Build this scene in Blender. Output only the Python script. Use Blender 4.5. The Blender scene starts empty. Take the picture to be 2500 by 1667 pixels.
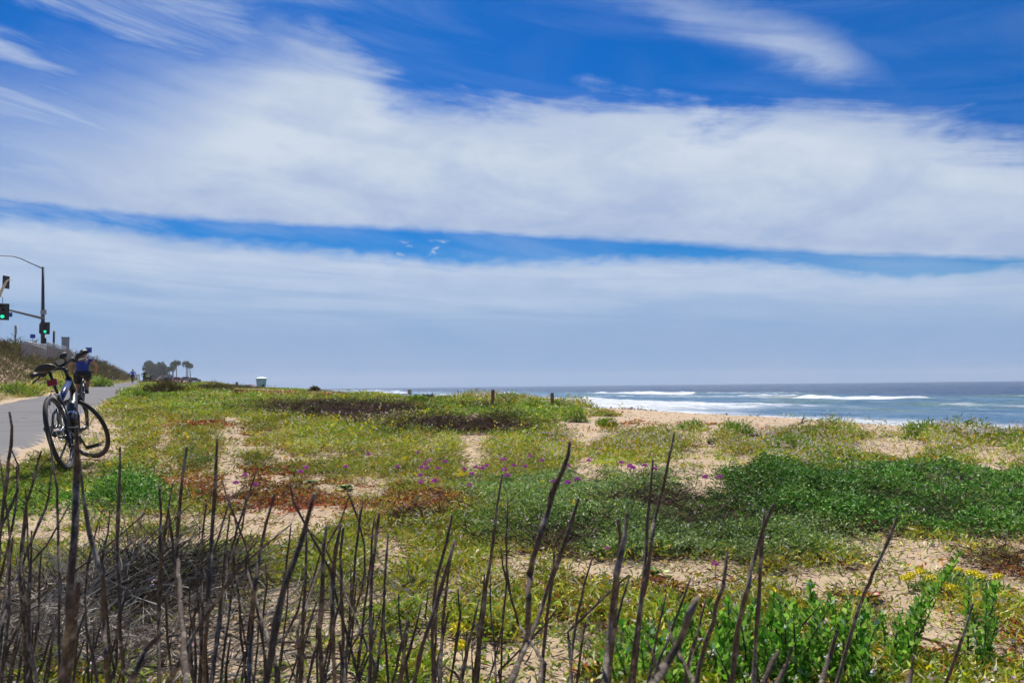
import bpy, bmesh, math, random
import numpy as np
from mathutils import Vector, Matrix, Euler
R = math.radians
random.seed(11)
rng = np.random.default_rng(11)
SC = bpy.context.scene
COL = SC.collection

# ------------------------------------------------------------------ camera
F = 1806.0                       # focal length in pixels of the 2500 px wide photograph
CZ = 0.85                        # eye height above the sand
PITCH, ROLL = R(3.41), R(0.64)
cam_d = bpy.data.cameras.new('camera')
cam = bpy.data.objects.new('camera', cam_d); COL.objects.link(cam)
cam_d.sensor_width = 36; cam_d.lens = 36*F/2500
cam_d.clip_start = 0.05; cam_d.clip_end = 20000
CAMR = Matrix.Rotation(math.pi/2+PITCH, 3, 'X') @ Matrix.Rotation(-ROLL, 3, 'Z')
cam.matrix_world = Matrix.Translation((0, 0, CZ)) @ CAMR.to_4x4()
cam_d.dof.use_dof = True; cam_d.dof.focus_distance = 8.0; cam_d.dof.aperture_fstop = 15
SC.camera = cam
CR = np.array(CAMR)
def ray(px, py):
    v = CR @ np.array([(px-1250)/F, -(py-833.5)/F, -1.0]); return v/np.linalg.norm(v)
def project(P):                  # world points -> photograph pixels
    q = (np.asarray(P)-np.array([0, 0, CZ])) @ CR
    return 1250+F*q[..., 0]/-q[..., 2], 833.5-F*q[..., 1]/-q[..., 2], -q[..., 2]

# ------------------------------------------------------------------ sun, exposure
SUN_EL, SUN_AZ = R(54), R(-14)   # azimuth measured from the view direction (+Y), positive to the right
sd = Vector((math.cos(SUN_EL)*math.sin(SUN_AZ), math.cos(SUN_EL)*math.cos(SUN_AZ), math.sin(SUN_EL)))
sun_d = bpy.data.lights.new('sun', 'SUN'); sun_d.energy = 5.0; sun_d.angle = R(0.5); sun_d.color = (1, .93, .82)
sun = bpy.data.objects.new('sun', sun_d); COL.objects.link(sun)
sun.rotation_euler = sd.to_track_quat('Z', 'Y').to_euler()
SC.view_settings.view_transform = 'Standard'; SC.view_settings.look = 'None'
SC.view_settings.exposure = .28; SC.view_settings.gamma = 1
SC.cycles.max_bounces = 6; SC.cycles.diffuse_bounces = 3; SC.cycles.glossy_bounces = 2
SC.cycles.transmission_bounces = 4; SC.cycles.transparent_max_bounces = 6; SC.cycles.volume_bounces = 0
SC.cycles.use_adaptive_sampling = True; SC.cycles.adaptive_threshold = 0.02

# ------------------------------------------------------------------ node helpers
class NT:
    def __init__(s, tree): s.t = tree; s.t.nodes.clear()
    def n(s, typ, **kw):
        nd = s.t.nodes.new(typ)
        for k, v in kw.items():
            if k == 'ins':
                for kk, vv in v.items(): s.set(nd, kk, vv)
            else: setattr(nd, k, v)
        return nd
    def set(s, nd, k, v):
        inp = nd.inputs[k]
        if isinstance(v, bpy.types.NodeSocket): s.t.links.new(v, inp)
        elif isinstance(v, bpy.types.Node): s.t.links.new(v.outputs[0], inp)
        else: inp.default_value = v
    def m(s, op, a, b=0.0, c=None, clamp=False):
        nd = s.n('ShaderNodeMath', operation=op, use_clamp=clamp)
        s.set(nd, 0, a); s.set(nd, 1, b)
        if c is not None: s.set(nd, 2, c)
        return nd.outputs[0]
    def vm(s, op, a, b=(0, 0, 0)):
        nd = s.n('ShaderNodeVectorMath', operation=op); s.set(nd, 0, a); s.set(nd, 1, b); return nd.outputs[0]
    def noise(s, vec, scale, detail=4, rough=.55, dist=0.0, dim='3D'):
        nd = s.n('ShaderNodeTexNoise', noise_dimensions=dim)
        if vec is not None: s.set(nd, 'Vector', vec)
        s.set(nd, 'Scale', scale); s.set(nd, 'Detail', detail); s.set(nd, 'Roughness', rough); s.set(nd, 'Distortion', dist)
        return nd.outputs['Fac']
    def smooth(s, v, a, b, o0=0.0, o1=1.0):
        nd = s.n('ShaderNodeMapRange', interpolation_type='SMOOTHSTEP')
        for i, x in enumerate((v, a, b, o0, o1)): s.set(nd, i, x)
        return nd.outputs[0]
    def mix(s, f, a, b, mode='MIX'):
        nd = s.n('ShaderNodeMix', data_type='RGBA', blend_type=mode)
        s.set(nd, 0, f)
        for i, x in ((6, a), (7, b)): s.set(nd, i, tuple(x)+(1,) if isinstance(x, (tuple, list)) and len(x) == 3 else x)
        return nd.outputs[2]
    def ramp(s, f, stops):
        nd = s.n('ShaderNodeValToRGB'); s.set(nd, 0, f); cr = nd.color_ramp
        while len(cr.elements) < len(stops): cr.elements.new(.5)
        for e, (p, c) in zip(cr.elements, stops): e.position = p; e.color = tuple(c)+(1,)
        return nd.outputs[0]
    def bump(s, h, strength=.5, dist=.02):
        nd = s.n('ShaderNodeBump'); s.set(nd, 'Height', h); s.set(nd, 'Strength', strength); s.set(nd, 'Distance', dist); return nd.outputs[0]
    def curve(s, v, pts):
        nd = s.n('ShaderNodeFloatCurve'); s.set(nd, 'Value', v); c = nd.mapping.curves[0]
        while len(c.points) < len(pts): c.points.new(.5, .5)
        for p, (a, b) in zip(c.points, pts): p.location = (a, b); p.handle_type = 'AUTO'
        nd.mapping.update(); return nd.outputs[0]

def mat(name, color=(.5, .5, .5), rough=.6, metal=0.0, fn=None, spec=None):
    m = bpy.data.materials.new(name); m.use_nodes = True; t = NT(m.node_tree)
    out = t.n('ShaderNodeOutputMaterial'); b = t.n('ShaderNodeBsdfPrincipled')
    t.set(b, 'Base Color', tuple(color)+(1,)); t.set(b, 'Roughness', rough); t.set(b, 'Metallic', metal)
    if spec is not None: t.set(b, 'Specular IOR Level', spec)
    t.t.links.new(b.outputs[0], out.inputs[0])
    if fn: fn(t, b, out)
    return m
def mottled(c, var=.35, scale=20, bs=.3, bd=.003, coord='Object'):
    def fn(t, b, out):
        co = t.n('ShaderNodeTexCoord').outputs[coord]
        f = t.noise(co, scale, 5, .6)
        lo = tuple(x*(1-var) for x in c); hi = tuple(min(1, x*(1+var)) for x in c)
        t.set(b, 'Base Color', t.ramp(f, [(.3, lo), (.7, hi)]))
        if bs: t.set(b, 'Normal', t.bump(f, bs, bd))
    return fn
def mm(name, c, rough=.6, metal=0., var=.25, scale=25, bs=.2, bd=.002):
    return mat(name, c, rough, metal, mottled(c, var, scale, bs, bd))

# ------------------------------------------------------------------ world: nishita sky with cloud bands
W = bpy.data.worlds.new('World'); SC.world = W; W.use_nodes = True
t = NT(W.node_tree)
out = t.n('ShaderNodeOutputWorld'); bg = t.n('ShaderNodeBackground')
t.t.links.new(bg.outputs[0], out.inputs[0]); t.set(bg, 'Strength', .079)
sky = t.n('ShaderNodeTexSky', sky_type='NISHITA', sun_disc=False, sun_elevation=SUN_EL, sun_rotation=SUN_AZ,
          altitude=0, air_density=1.0, dust_density=.25, ozone_density=3.0)
hs = t.n('ShaderNodeHueSaturation'); t.set(hs, 'Hue', .5); t.set(hs, 'Saturation', 1.6); t.set(hs, 'Value', .82); t.set(hs, 'Color', sky)
gm = t.n('ShaderNodeMix', data_type='RGBA', blend_type='MULTIPLY'); t.set(gm, 0, 1.0); t.set(gm, 6, hs.outputs[0]); t.set(gm, 7, (.07, .84, 1.15, 1))
skyc0 = gm.outputs[2]
co = t.n('ShaderNodeTexCoord').outputs['Generated']
sp = t.n('ShaderNodeSeparateXYZ'); t.set(sp, 0, co)
az = t.m('ARCTAN2', sp.outputs[0], sp.outputs[1]); el = t.m('ARCSINE', sp.outputs[2])
skyc = t.mix(t.smooth(el, R(9), R(24)), t.mix(1.0, skyc0, (.50, .84, .90), 'MULTIPLY'), skyc0)
u = t.m('MULTIPLY_ADD', az, 1/(2*R(45)), .5, clamp=True)       # -45..45 deg -> 0..1
e = t.m('DIVIDE', el, R(45))                                    # 0..45 deg -> 0..1
def pe(x, y):      # a point of the photograph's 2352 px wide view -> (u, e)
    v = ray(x*1.063, y*1.063); return (math.atan2(v[0], v[1])/(2*R(45))+.5, math.asin(v[2])/R(45))
def ecurve(pts): return t.curve(u, [pe(*p) for p in pts])
uv = t.n('ShaderNodeCombineXYZ'); t.set(uv, 0, t.m('MULTIPLY', az, 1.0)); t.set(uv, 1, t.m('MULTIPLY', el, 2.2)); 
uvs = t.n('ShaderNodeCombineXYZ'); t.set(uvs, 0, t.m('MULTIPLY', t.m('ADD', az, t.m('MULTIPLY', el, 1.2)), .8)); t.set(uvs, 1, t.m('MULTIPLY', t.m('ADD', el, t.m('MULTIPLY', az, .12)), 5.5))
n1 = t.noise(uv.outputs[0], 5, 8, .58, .6)          # billows
n2 = t.noise(uvs.outputs[0], 3.2, 9, .62, .9)       # wispy streaks
n3 = t.noise(uv.outputs[0], 26, 6, .6, .3)          # fine fleece
uv5 = t.n('ShaderNodeCombineXYZ'); t.set(uv5, 0, az); t.set(uv5, 1, t.m('MULTIPLY', t.m('ADD', el, t.m('MULTIPLY', az, .16)), 6))
n5 = t.noise(uv5.outputs[0], 2.6, 6, .5, .5)        # long soft streaks
c1 = t.m('SUBTRACT', n1, .5); c2 = t.m('SUBTRACT', n2, .5); c3 = t.m('SUBTRACT', n3, .5)
wob = t.m('ADD', t.m('MULTIPLY', c1, .13), t.m('ADD', t.m('MULTIPLY', c2, .13), t.m('MULTIPLY', c3, .035)))
top = ecurve([(0, 235), (150, 215), (300, 185), (440, 150), (580, 105), (680, 85), (780, 105), (860, 155), (960, 208), (1200, 232), (1500, 258), (1800, 262), (2100, 285), (2352, 322)])
bot = ecurve([(0, 468), (300, 500), (600, 521), (900, 532), (1200, 548), (1500, 562), (1800, 582), (2100, 600), (2352, 607)])
low = ecurve([(0, 497), (200, 508), (400, 545), (600, 560), (800, 580), (1000, 597), (1200, 597), (1400, 595), (1700, 594), (1850, 602), (1950, 618), (2100, 622), (2352, 612)])
et = t.m('ADD', e, wob)
softl = t.smooth(u, .12, .42, .20, .05)            # the left part of the upper edge is much softer
mtop = t.smooth(t.m('SUBTRACT', et, top), t.m('MULTIPLY', softl, -1.0), t.m('MULTIPLY', softl, .55), 1, 0)
eb = t.m('ADD', e, t.m('ADD', t.m('MULTIPLY', c3, .012), t.m('MULTIPLY', c2, .012)))
mbot = t.smooth(t.m('SUBTRACT', eb, bot), -.004, .014)
main = t.m('MULTIPLY', mtop, mbot)
elo = t.m('ADD', e, t.m('ADD', t.m('MULTIPLY', c3, .035), t.m('MULTIPLY', c1, .03)))
lower = t.smooth(t.m('SUBTRACT', elo, low), -.022, .014, 1, 0)
# wisp at the upper right
wtop = ecurve([(1100, 2), (1400, -60), (1700, 10), (1900, 75), (2010, 150), (2100, 240), (2352, 420)])
wbot = ecurve([(1100, 5), (1400, 15), (1600, 110), (1800, 165), (1950, 195), (2010, 185), (2100, 250), (2352, 430)])
ew = t.m('ADD', e, t.m('ADD', t.m('MULTIPLY', c2, .07), t.m('MULTIPLY', c3, .03)))
wisp = t.m('MULTIPLY', t.smooth(t.m('SUBTRACT', ew, wtop), -.05, .03, 1, 0), t.smooth(t.m('SUBTRACT', ew, wbot), -.02, .06))
wisp = t.m('MULTIPLY', wisp, t.m('MULTIPLY', t.smooth(n2, .3, .62, .35, 1), t.smooth(u, pe(1380, 30)[0], pe(1900, 30)[0], .35, .85)))
# small puffs in the blue gap
puff = t.m('MULTIPLY', t.smooth(n3, .50, .64), t.m('MULTIPLY', t.smooth(u, pe(820, 570)[0], pe(900, 570)[0]), t.smooth(u, pe(1090, 570)[0], pe(1020, 570)[0])))
puff = t.m('MULTIPLY', puff, t.m('MULTIPLY', t.smooth(e, pe(900, 595)[1], pe(900, 585)[1]), t.smooth(e, pe(900, 545)[1], pe(900, 560)[1])))
# thin veil over the upper blue
veil = t.m('MULTIPLY', t.smooth(n2, .36, .72), t.smooth(u, .44, .16, .10, .85))
veil2 = t.m('MULTIPLY', t.smooth(n1, .45, .7), .04)
# wisps above the main bank
dens = t.m('MAXIMUM', main, t.m('MAXIMUM', lower, t.m('MAXIMUM', wisp, puff)))
gapv = t.m('MULTIPLY', t.smooth(el, R(16), R(13)), t.smooth(n5, .38, .68, .0, .34))
dens = t.m('MAXIMUM', t.m('MAXIMUM', dens, gapv), t.m('MAXIMUM', veil, veil2))
thick = t.m('ADD', t.m('MULTIPLY', n1, .55), t.m('MULTIPLY', n5, .45))
lit = t.smooth(t.m('ADD', thick, t.m('MULTIPLY', c3, .18)), .36, .66)
inner = t.smooth(t.m('SUBTRACT', e, bot), .0, .16)      # lavender towards the underside of the bank
lit2 = t.m('MULTIPLY', t.m('ADD', t.m('MULTIPLY', lit, .65), t.m('MULTIPLY', inner, .45), clamp=True), 1.0)
cc = t.mix(lit2, (3.9, 4.95, 7.3), (6.8, 7.6, 8.6))
uvh = t.n('ShaderNodeCombineXYZ'); t.set(uvh, 0, az); t.set(uvh, 1, t.m('MULTIPLY', t.m('ADD', el, t.m('MULTIPLY', az, .05)), 14))
n4 = t.noise(uvh.outputs[0], 3.0, 8, .6, .5); streak = t.smooth(n4, .36, .66)
lowc = t.mix(t.smooth(t.m('SUBTRACT', e, low), -.15, -.02), t.mix(streak, (2.9, 4.4, 7.0), (4.2, 5.5, 7.7)), t.mix(t.m('MULTIPLY', t.m('ADD', lit, streak), .5), (4.2, 5.4, 7.6), (6.4, 7.3, 8.6)))
isl = t.smooth(t.m('SUBTRACT', e, low), .0, .02)
cc = t.mix(isl, lowc, cc)
dens = t.m('MULTIPLY', dens, .95)
full = t.mix(dens, skyc, cc)
hz = t.smooth(e, .165, .06)
full = t.mix(t.m('MULTIPLY', hz, .93), full, t.mix(t.smooth(n1, .3, .7), (2.75, 4.3, 6.9), (3.2, 4.5, 6.9)))
ground_dir = t.smooth(el, 0, -.05)
full = t.mix(ground_dir, full, (1.6, 1.7, 1.7))
t.set(bg, 'Color', full)

# ------------------------------------------------------------------ numpy noise
def vnoise(x, y, seed=0):
    xi = np.floor(x).astype(np.int64); yi = np.floor(y).astype(np.int64); fx = x-xi; fy = y-yi
    def h(a, b):
        n = (a*374761393+b*668265263+seed*974634777) & 0xffffffff
        n = ((n ^ (n >> 13))*1274126177) & 0xffffffff
        return ((n ^ (n >> 16)) & 0xffff)/65535.0
    ux = fx*fx*(3-2*fx); uy = fy*fy*(3-2*fy)
    return (h(xi, yi)*(1-ux)+h(xi+1, yi)*ux)*(1-uy)+(h(xi, yi+1)*(1-ux)+h(xi+1, yi+1)*ux)*uy
def fbm(x, y, oct=4, seed=0, g=.5):
    a, s, tot = 1.0, 0.0, 0.0
    for i in range(oct):
        s = s+a*vnoise(x*2**i+17*i, y*2**i-9*i, seed+i); tot += a; a *= g
    return s/tot*2-1
def sstep(x, a, b):
    q = np.clip((x-a)/(b-a), 0, 1); return q*q*(3-2*q)

# ------------------------------------------------------------------ the lie of the land
# s runs along the path and the coast, u across it towards the sea
def SU(X, Y): return -.438*X+.899*Y, .899*X+.438*Y
def XY(s, u): return -.438*s+.899*u, .899*s+.438*u
ZP = ([-40, 0, 8.4, 28.5, 106, 130, 200, 300, 500, 900], [-.9, -.86, -.80, -.45, .82, .88, 2.0, 3.3, 3.6, 3.6])
ZE = ([-40, 0, 6.7, 10.2, 13.1, 15.7, 18.7, 23, 26.4, 32, 38.4, 48, 54.6, 61, 75, 94, 139, 170, 230, 300, 900],
      [-.95, -.93, -.92, -.85, -.76, -.78, -.75, -.70, -.60, -.55, -.70, -.54, -.46, -.30, -.08, -.10, -.12, .30, 1.8, 3.0, 3.4])
ZT = ([-40, 40, 57, 75, 110, 170, 350, 700], [1.8, 2.5, 3.1, 3.75, 4.2, 4.75, 4.9, 4.6])
UW = 45.0                                       # waterline
def terr(X, Y, small=True):
    s, u = SU(X, Y)
    u = u-24*sstep(s, 335, 450)*sstep(u, 0, 25)
    zp = np.interp(s, *ZP); ze = np.interp(s, *ZE); zt = np.interp(s, *ZT)
    w = sstep(u, -1.5, 11)
    z = zp*(1-w)+ze*w
    z = z+.78*np.exp(-((s-116)/17)**2-((u-7.5)/3.6)**2)
    # seaward face, beach, sea bed
    we = sstep(u, 12.2+.8*fbm(s*.12, s*0, 2, 5), 22)
    z = z*(1-we)+(-2.7)*we
    wb = np.clip((u-20)/(UW-20), 0, 3)
    z = z-np.where(u > 20, wb*.8, 0)
    # landward bank
    wl = np.clip((-5.3-u)/6.2, 0, 1); wl = wl*wl*(3-2*wl)*.6+wl*.4
    z = z+(zt-zp)*wl
    # dune humps, none on the path
    off = sstep(np.abs(u+3), 1.8, 4.5)
    near = off*(1-.6*sstep(u, 20, 30))*(1-.7*np.exp(-((u-12)/3)**2))
    z = z+near*(.085*fbm(X*.33, Y*.33, 3, 3)+.13*fbm(X*.09+5, Y*.09, 2, 8)*sstep(u, 0, 8))
    if small: z = z+near*(.030*fbm(X*2.1, Y*2.1, 3, 21)+.010*fbm(X*6.5, Y*6.5, 2, 23))
    return z+CZ
def hit(px, py, far=900):
    v = ray(px, py); o = np.array([0, 0, CZ])
    tt = np.geomspace(.4, far, 900); P = o+v*tt[:, None]
    d = P[:, 2]-terr(P[:, 0], P[:, 1])
    k = np.argmax(d < 0)
    if d[k] >= 0: k = len(tt)-1
    a, b = tt[max(k-1, 0)], tt[k]
    for _ in range(20):
        m = (a+b)/2; p = o+v*m
        if p[2] < terr(p[0], p[1]): b = m
        else: a = m
    return Vector(o+v*b)
def at(px, py, Y):          # the point at depth Y metres seen at a pixel
    v = ray(px, py); return Vector(np.array([0, 0, CZ])+v*(Y/v[1]))
def gz(x, y): return float(terr(np.array([x]), np.array([y]))[0])
def base_at(px, Y):         # ground point at depth Y in the column px
    p = at(px, 950, Y); return Vector((p.x, p.y, gz(p.x, p.y)))

# ------------------------------------------------------------------ object helpers
def tag(o, label=None, cat=None, group=None, kind=None):
    for k, v in (('label', label), ('category', cat), ('group', group), ('kind', kind)):
        if v: o[k] = v
    return o
def empty(name, loc=(0, 0, 0), rz=0.0, **kw):
    o = bpy.data.objects.new(name, None); o.location = loc; o.rotation_euler = (0, 0, rz); o.empty_display_size = .1
    COL.objects.link(o); tag(o, **kw); return o
def link_mesh(name, me, m, parent=None):
    o = bpy.data.objects.new(name, me); COL.objects.link(o)
    for x in (m if isinstance(m, (list, tuple)) else [m]): me.materials.append(x)
    if parent is not None: o.parent = parent
    return o
def quads(name, V, Fq, m, colors=None, smooth=False, parent=None):
    V = np.ascontiguousarray(V, dtype=np.float32); Fq = np.ascontiguousarray(Fq, dtype=np.int32); k = Fq.shape[1]
    me = bpy.data.meshes.new(name)
    me.vertices.add(len(V)); me.vertices.foreach_set('co', V.ravel())
    me.loops.add(Fq.size); me.loops.foreach_set('vertex_index', Fq.ravel())
    me.polygons.add(len(Fq)); me.polygons.foreach_set('loop_start', np.arange(0, Fq.size, k, dtype=np.int32))
    if smooth: me.polygons.foreach_set('use_smooth', np.ones(len(Fq), bool))
    me.update(calc_edges=True)
    if colors is not None:
        a = me.color_attributes.new('col', 'BYTE_COLOR', 'POINT')
        a.data.foreach_set('color', np.ascontiguousarray(colors, dtype=np.float32).ravel())
    return link_mesh(name, me, m, parent)
def grid_faces(nr, na):
    i = np.arange(nr-1)[:, None]*na+np.arange(na-1)[None]; i = i.ravel()
    return np.stack([i, i+1, i+na+1, i+na], 1)

class MB:
    def __init__(s, M=None): s.v = []; s.f = []; s.M = M; s.sm = []
    def add(s, vs, fs, smooth=True):
        o = len(s.v); s.v += [tuple(s.M @ Vector(p)) if s.M else tuple(p) for p in vs]
        s.f += [tuple(i+o for i in f) for f in fs]; s.sm += [smooth]*len(fs)
    def box(s, c, size, rot=None, taper=1.0):
        sx, sy, sz = (x/2 for x in size); vs = []
        for z in (-1, 1):
            k = taper if z > 0 else 1
            for x, y in ((-1, -1), (1, -1), (1, 1), (-1, 1)): vs.append(Vector((x*sx*k, y*sy*k, z*sz)))
        if rot is not None: vs = [rot @ p for p in vs]
        s.add([p+Vector(c) for p in vs], [(3, 2, 1, 0), (4, 5, 6, 7), (0, 1, 5, 4), (1, 2, 6, 5), (2, 3, 7, 6), (3, 0, 4, 7)], False); return s
    def tube(s, pts, rad, n=8, cap=True, flat=1.0, upv=None):
        pts = [Vector(p) for p in pts]; N = len(pts)
        if not isinstance(rad, (list, tuple)): rad = [rad]*N
        vs = []; prev = None
        for i, p in enumerate(pts):
            d = (pts[min(i+1, N-1)]-pts[max(i-1, 0)]).normalized()
            if prev is None:
                a = Vector(upv) if upv else (Vector((0, 0, 1)) if abs(d.z) < .9 else Vector((1, 0, 0)))
                prev = (a-d*a.dot(d)).normalized()
            prev = (prev-d*prev.dot(d)).normalized(); q = d.cross(prev)
            for k in range(n):
                an = 2*math.pi*k/n; vs.append(p+(prev*math.cos(an)*flat+q*math.sin(an))*rad[i])
        fs = [(i*n+k, i*n+(k+1) % n, (i+1)*n+(k+1) % n, (i+1)*n+k) for i in range(N-1) for k in range(n)]
        if cap: fs += [tuple(reversed(range(n))), tuple(range((N-1)*n, N*n))]
        s.add(vs, fs); return s
    def cyl(s, a, b, r, r2=None, n=10): return s.tube([a, b], [r, r if r2 is None else r2], n)
    def ring(s, c, axis, Rr, r, n=32, k=8, sq=1.0, a0=0, a1=2*math.pi):
        axis = Vector(axis).normalized(); c = Vector(c)
        e1 = axis.orthogonal().normalized(); e2 = axis.cross(e1); full = abs(a1-a0-2*math.pi) < 1e-6
        vs = []; m = n if full else n+1
        for i in range(m):
            an = a0+(a1-a0)*i/n; d = e1*math.cos(an)+e2*math.sin(an)
            for j in range(k):
                bn = 2*math.pi*j/k; vs.append(c+d*(Rr+r*math.cos(bn)*sq)+axis*r*math.sin(bn))
        fs = [(i*k+j, i*k+(j+1) % k, ((i+1) % m)*k+(j+1) % k, ((i+1) % m)*k+j) for i in range(n) for j in range(k)]
        s.add(vs, fs); return s
    def ball(s, c, rad, n=12, m=8, rot=None):
        r = rad if isinstance(rad, (tuple, list)) else (rad,)*3; vs = []
        for i in range(m+1):
            th = math.pi*i/m
            for k in range(n):
                ph = 2*math.pi*k/n; p = Vector((r[0]*math.sin(th)*math.cos(ph), r[1]*math.sin(th)*math.sin(ph), r[2]*math.cos(th)))
                vs.append((rot @ p if rot is not None else p)+Vector(c))
        s.add(vs, [(i*n+k, (i+1)*n+k, (i+1)*n+(k+1) % n, i*n+(k+1) % n) for i in range(m) for k in range(n)]); return s
    def build(s, name, m, parent=None, smooth=True):
        me = bpy.data.meshes.new(name); me.from_pydata(s.v, [], s.f); me.update()
        me.polygons.foreach_set('use_smooth', [bool(smooth and q) for q in s.sm])
        return link_mesh(name, me, m, parent)

# ------------------------------------------------------------------ ground
def sand_fn(t, b, out):
    co = t.n('ShaderNodeNewGeometry').outputs['Position']
    big = t.noise(co, .7, 4, .55); mid = t.noise(co, 6, 5, .6); fine = t.noise(co, 220, 3, .7)
    vor = t.n('ShaderNodeTexVoronoi'); t.set(vor, 'Vector', co); t.set(vor, 'Scale', 55)
    speck = t.smooth(vor.outputs['Distance'], .12, .26, 1, 0)
    sel = t.smooth(t.noise(co, 9, 3, .6), .55, .66)
    c = t.mix(big, (.45, .335, .22), (.60, .465, .32))
    c = t.mix(t.smooth(mid, .35, .75), c, (.38, .28, .18))
    c = t.mix(t.m('MULTIPLY', fine, .35), c, (.60, .48, .35))
    c = t.mix(t.m('MULTIPLY', speck, sel), c, (.13, .09, .06))
    t.set(b, 'Base Color', c); t.set(b, 'Roughness', .95); t.set(b, 'Specular IOR Level', .15)
    h = t.m('ADD', t.m('MULTIPLY', mid, .6), t.m('MULTIPLY', fine, .1))
    h = t.m('ADD', h, t.m('MULTIPLY', t.noise(co, 18, 5, .65), .6))
    t.set(b, 'Normal', t.bump(h, .8, .05))
M_sand = mat('sand', fn=sand_fn)
na, nr = 620, 430
th = np.linspace(R(-105), R(105), na); rr = np.concatenate([[0.02], np.geomspace(.35, 1500, nr-1)])
RR, TH = np.meshgrid(rr, th, indexing='ij'); GX = RR*np.sin(TH); GY = RR*np.cos(TH)
GZ = terr(GX, GY)
ground = quads('ground', np.stack([GX, GY, GZ], -1).reshape(-1, 3), grid_faces(nr, na)[:, ::-1], M_sand, smooth=True)
tag(ground, 'pale tan dune sand between the path and the sea', kind='structure')

def asphalt_fn(t, b, out):
    co = t.n('ShaderNodeNewGeometry').outputs['Position']
    f = t.noise(co, 150, 4, .7); g = t.noise(co, 1.2, 5, .6); d = t.noise(co, 4, 5, .65)
    c = t.mix(g, (.105, .105, .112), (.165, .162, .168)); c = t.mix(t.m('MULTIPLY', f, .55), c, (.24, .235, .24))
    s_ = t.n('ShaderNodeAttribute', attribute_name='edge').outputs['Fac']
    vc = t.n('ShaderNodeTexVoronoi', feature='DISTANCE_TO_EDGE'); wv = t.n('ShaderNodeVectorMath', operation='ADD'); t.set(wv, 0, co)
    nz = t.n('ShaderNodeTexNoise'); t.set(nz, 'Vector', co); t.set(nz, 'Scale', 2.0); t.set(wv, 1, nz.outputs['Color']); t.set(vc, 'Vector', wv.outputs[0]); t.set(vc, 'Scale', .45)
    crack = t.smooth(vc.outputs['Distance'], .004, .011, .75, 0)
    c = t.mix(t.m('MULTIPLY', crack, t.smooth(g, .35, .6)), c, (.03, .03, .032))
    c = t.mix(t.smooth(t.noise(co, .35, 3, .6), .52, .62, 0, .35), c, (.09, .09, .095))
    sandy = t.smooth(t.m('ADD', t.m('MULTIPLY', s_, 1.0), t.m('MULTIPLY', t.m('SUBTRACT', d, .5), 1.3)), .55, .95)
    t.set(b, 'Base Color', t.mix(sandy, c, (.47, .38, .28))); t.set(b, 'Roughness', .9); t.set(b, 'Specular IOR Level', .2)
    t.set(b, 'Normal', t.bump(f, .5, .006))
M_asph = mat('asphalt', fn=asphalt_fn)
ss = np.concatenate([np.arange(-12, 60, .35), np.arange(60, 330, 2.)]); nu = 15
uu = np.linspace(0, 1, nu); S_, U_ = np.meshgrid(ss, uu, indexing='ij')
el_ = -4.62+.13*fbm(S_*.7, S_*0, 4, 31); er_ = -1.28+.16*fbm(S_*.8, S_*0+3, 4, 37)+.25*sstep(S_, 10, 4)
UU = el_+(er_-el_)*U_
PX, PY = XY(S_, UU); PZ = terr(PX, PY, False)+.03; PZ[:, 0] -= .12; PZ[:, -1] -= .12
path = quads('bike_path', np.stack([PX, PY, PZ], -1).reshape(-1, 3), grid_faces(len(ss), nu), M_asph, smooth=True)
a_ = path.data.attributes.new('edge', 'FLOAT', 'POINT'); a_.data.foreach_set('value', np.abs(U_*2-1).ravel().astype(np.float32)**3)
tag(path, 'grey asphalt bicycle path along the dunes', kind='structure')

# ------------------------------------------------------------------ sea
na2, nr2 = 760, 640
th = np.linspace(R(-32), R(78), na2); rr = np.geomspace(36, 2600, nr2)
RR, TH = np.meshgrid(rr, th, indexing='ij'); X = RR*np.sin(TH); Y = RR*np.cos(TH); s_, u_ = SU(X, Y)
SEA = CZ-3.5
chop = .05*fbm(s_*.25, u_*.9, 4, 51)+.10*fbm(s_*.06, u_*.22, 3, 52)
swell = .16*np.sin(u_*.19+1.6*fbm(s_*.02, u_*.02, 2, 60)*2)
H = (chop*np.clip(RR/60, .5, 3)+swell*sstep(u_, 60, 120)*1.4)*(1-.75*sstep(RR, 500, 3000))
foam = np.zeros_like(u_); green = np.zeros_like(u_)
def breaker(uc, s0, s1, hgt, front, wake, k=1.0, seed=0):      # a breaking wave: steep white face to the shore, foam trail behind
    global H, foam, green
    ucs = uc+fbm(s_*.03, s_*0+seed, 3, 70+seed)*5
    m = sstep(s_, s0, s0+(s1-s0)*.12)*(1-sstep(s_, s1-(s1-s0)*.12, s1))
    d = u_-ucs
    crest = np.exp(-(d/2.4)**2)*(.7+.5*fbm(s_*.4, d*.3, 4, 80+seed))
    H = H+m*hgt*.62*crest
    fr = sstep(d, -front*.8, -front*.2)*(1-sstep(d, .3, 1.6))*(.85+.9*fbm(s_*.16, d*.25, 4, 180+seed))
    wk = (1-sstep(np.abs(d), wake*.2, wake))*.35
    foam = np.maximum(foam, np.clip(m*(fr*1.4+wk*.9), 0, 1.3)*k)
    ends = np.exp(-((s_-s0)/9)**2)+np.exp(-((s_-s1)/9)**2)
    green = np.maximum(green, ends*np.exp(-(d/4)**2)); H = H+ends*hgt*.15*np.exp(-(d/3.2)**2)
breaker(165, 190, 262, 1.3, 9, 28, seed=1)
gb = np.random.default_rng(4)
for k in range(26):
    uc = gb.uniform(78, 190); s0 = gb.uniform(20, 420); breaker(uc, s0, s0+gb.uniform(10, 55), gb.uniform(.25, .7), gb.uniform(1.5, 4.5), gb.uniform(5, 14), k=gb.uniform(.35, .8), seed=20+k)
breaker(136, 92, 128, 1.1, 7, 20, seed=2)
breaker(140, 126, 150, .8, 4, 14, k=.8, seed=12)
breaker(150, 300, 352, 1.2, 7, 20, seed=3)
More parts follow.
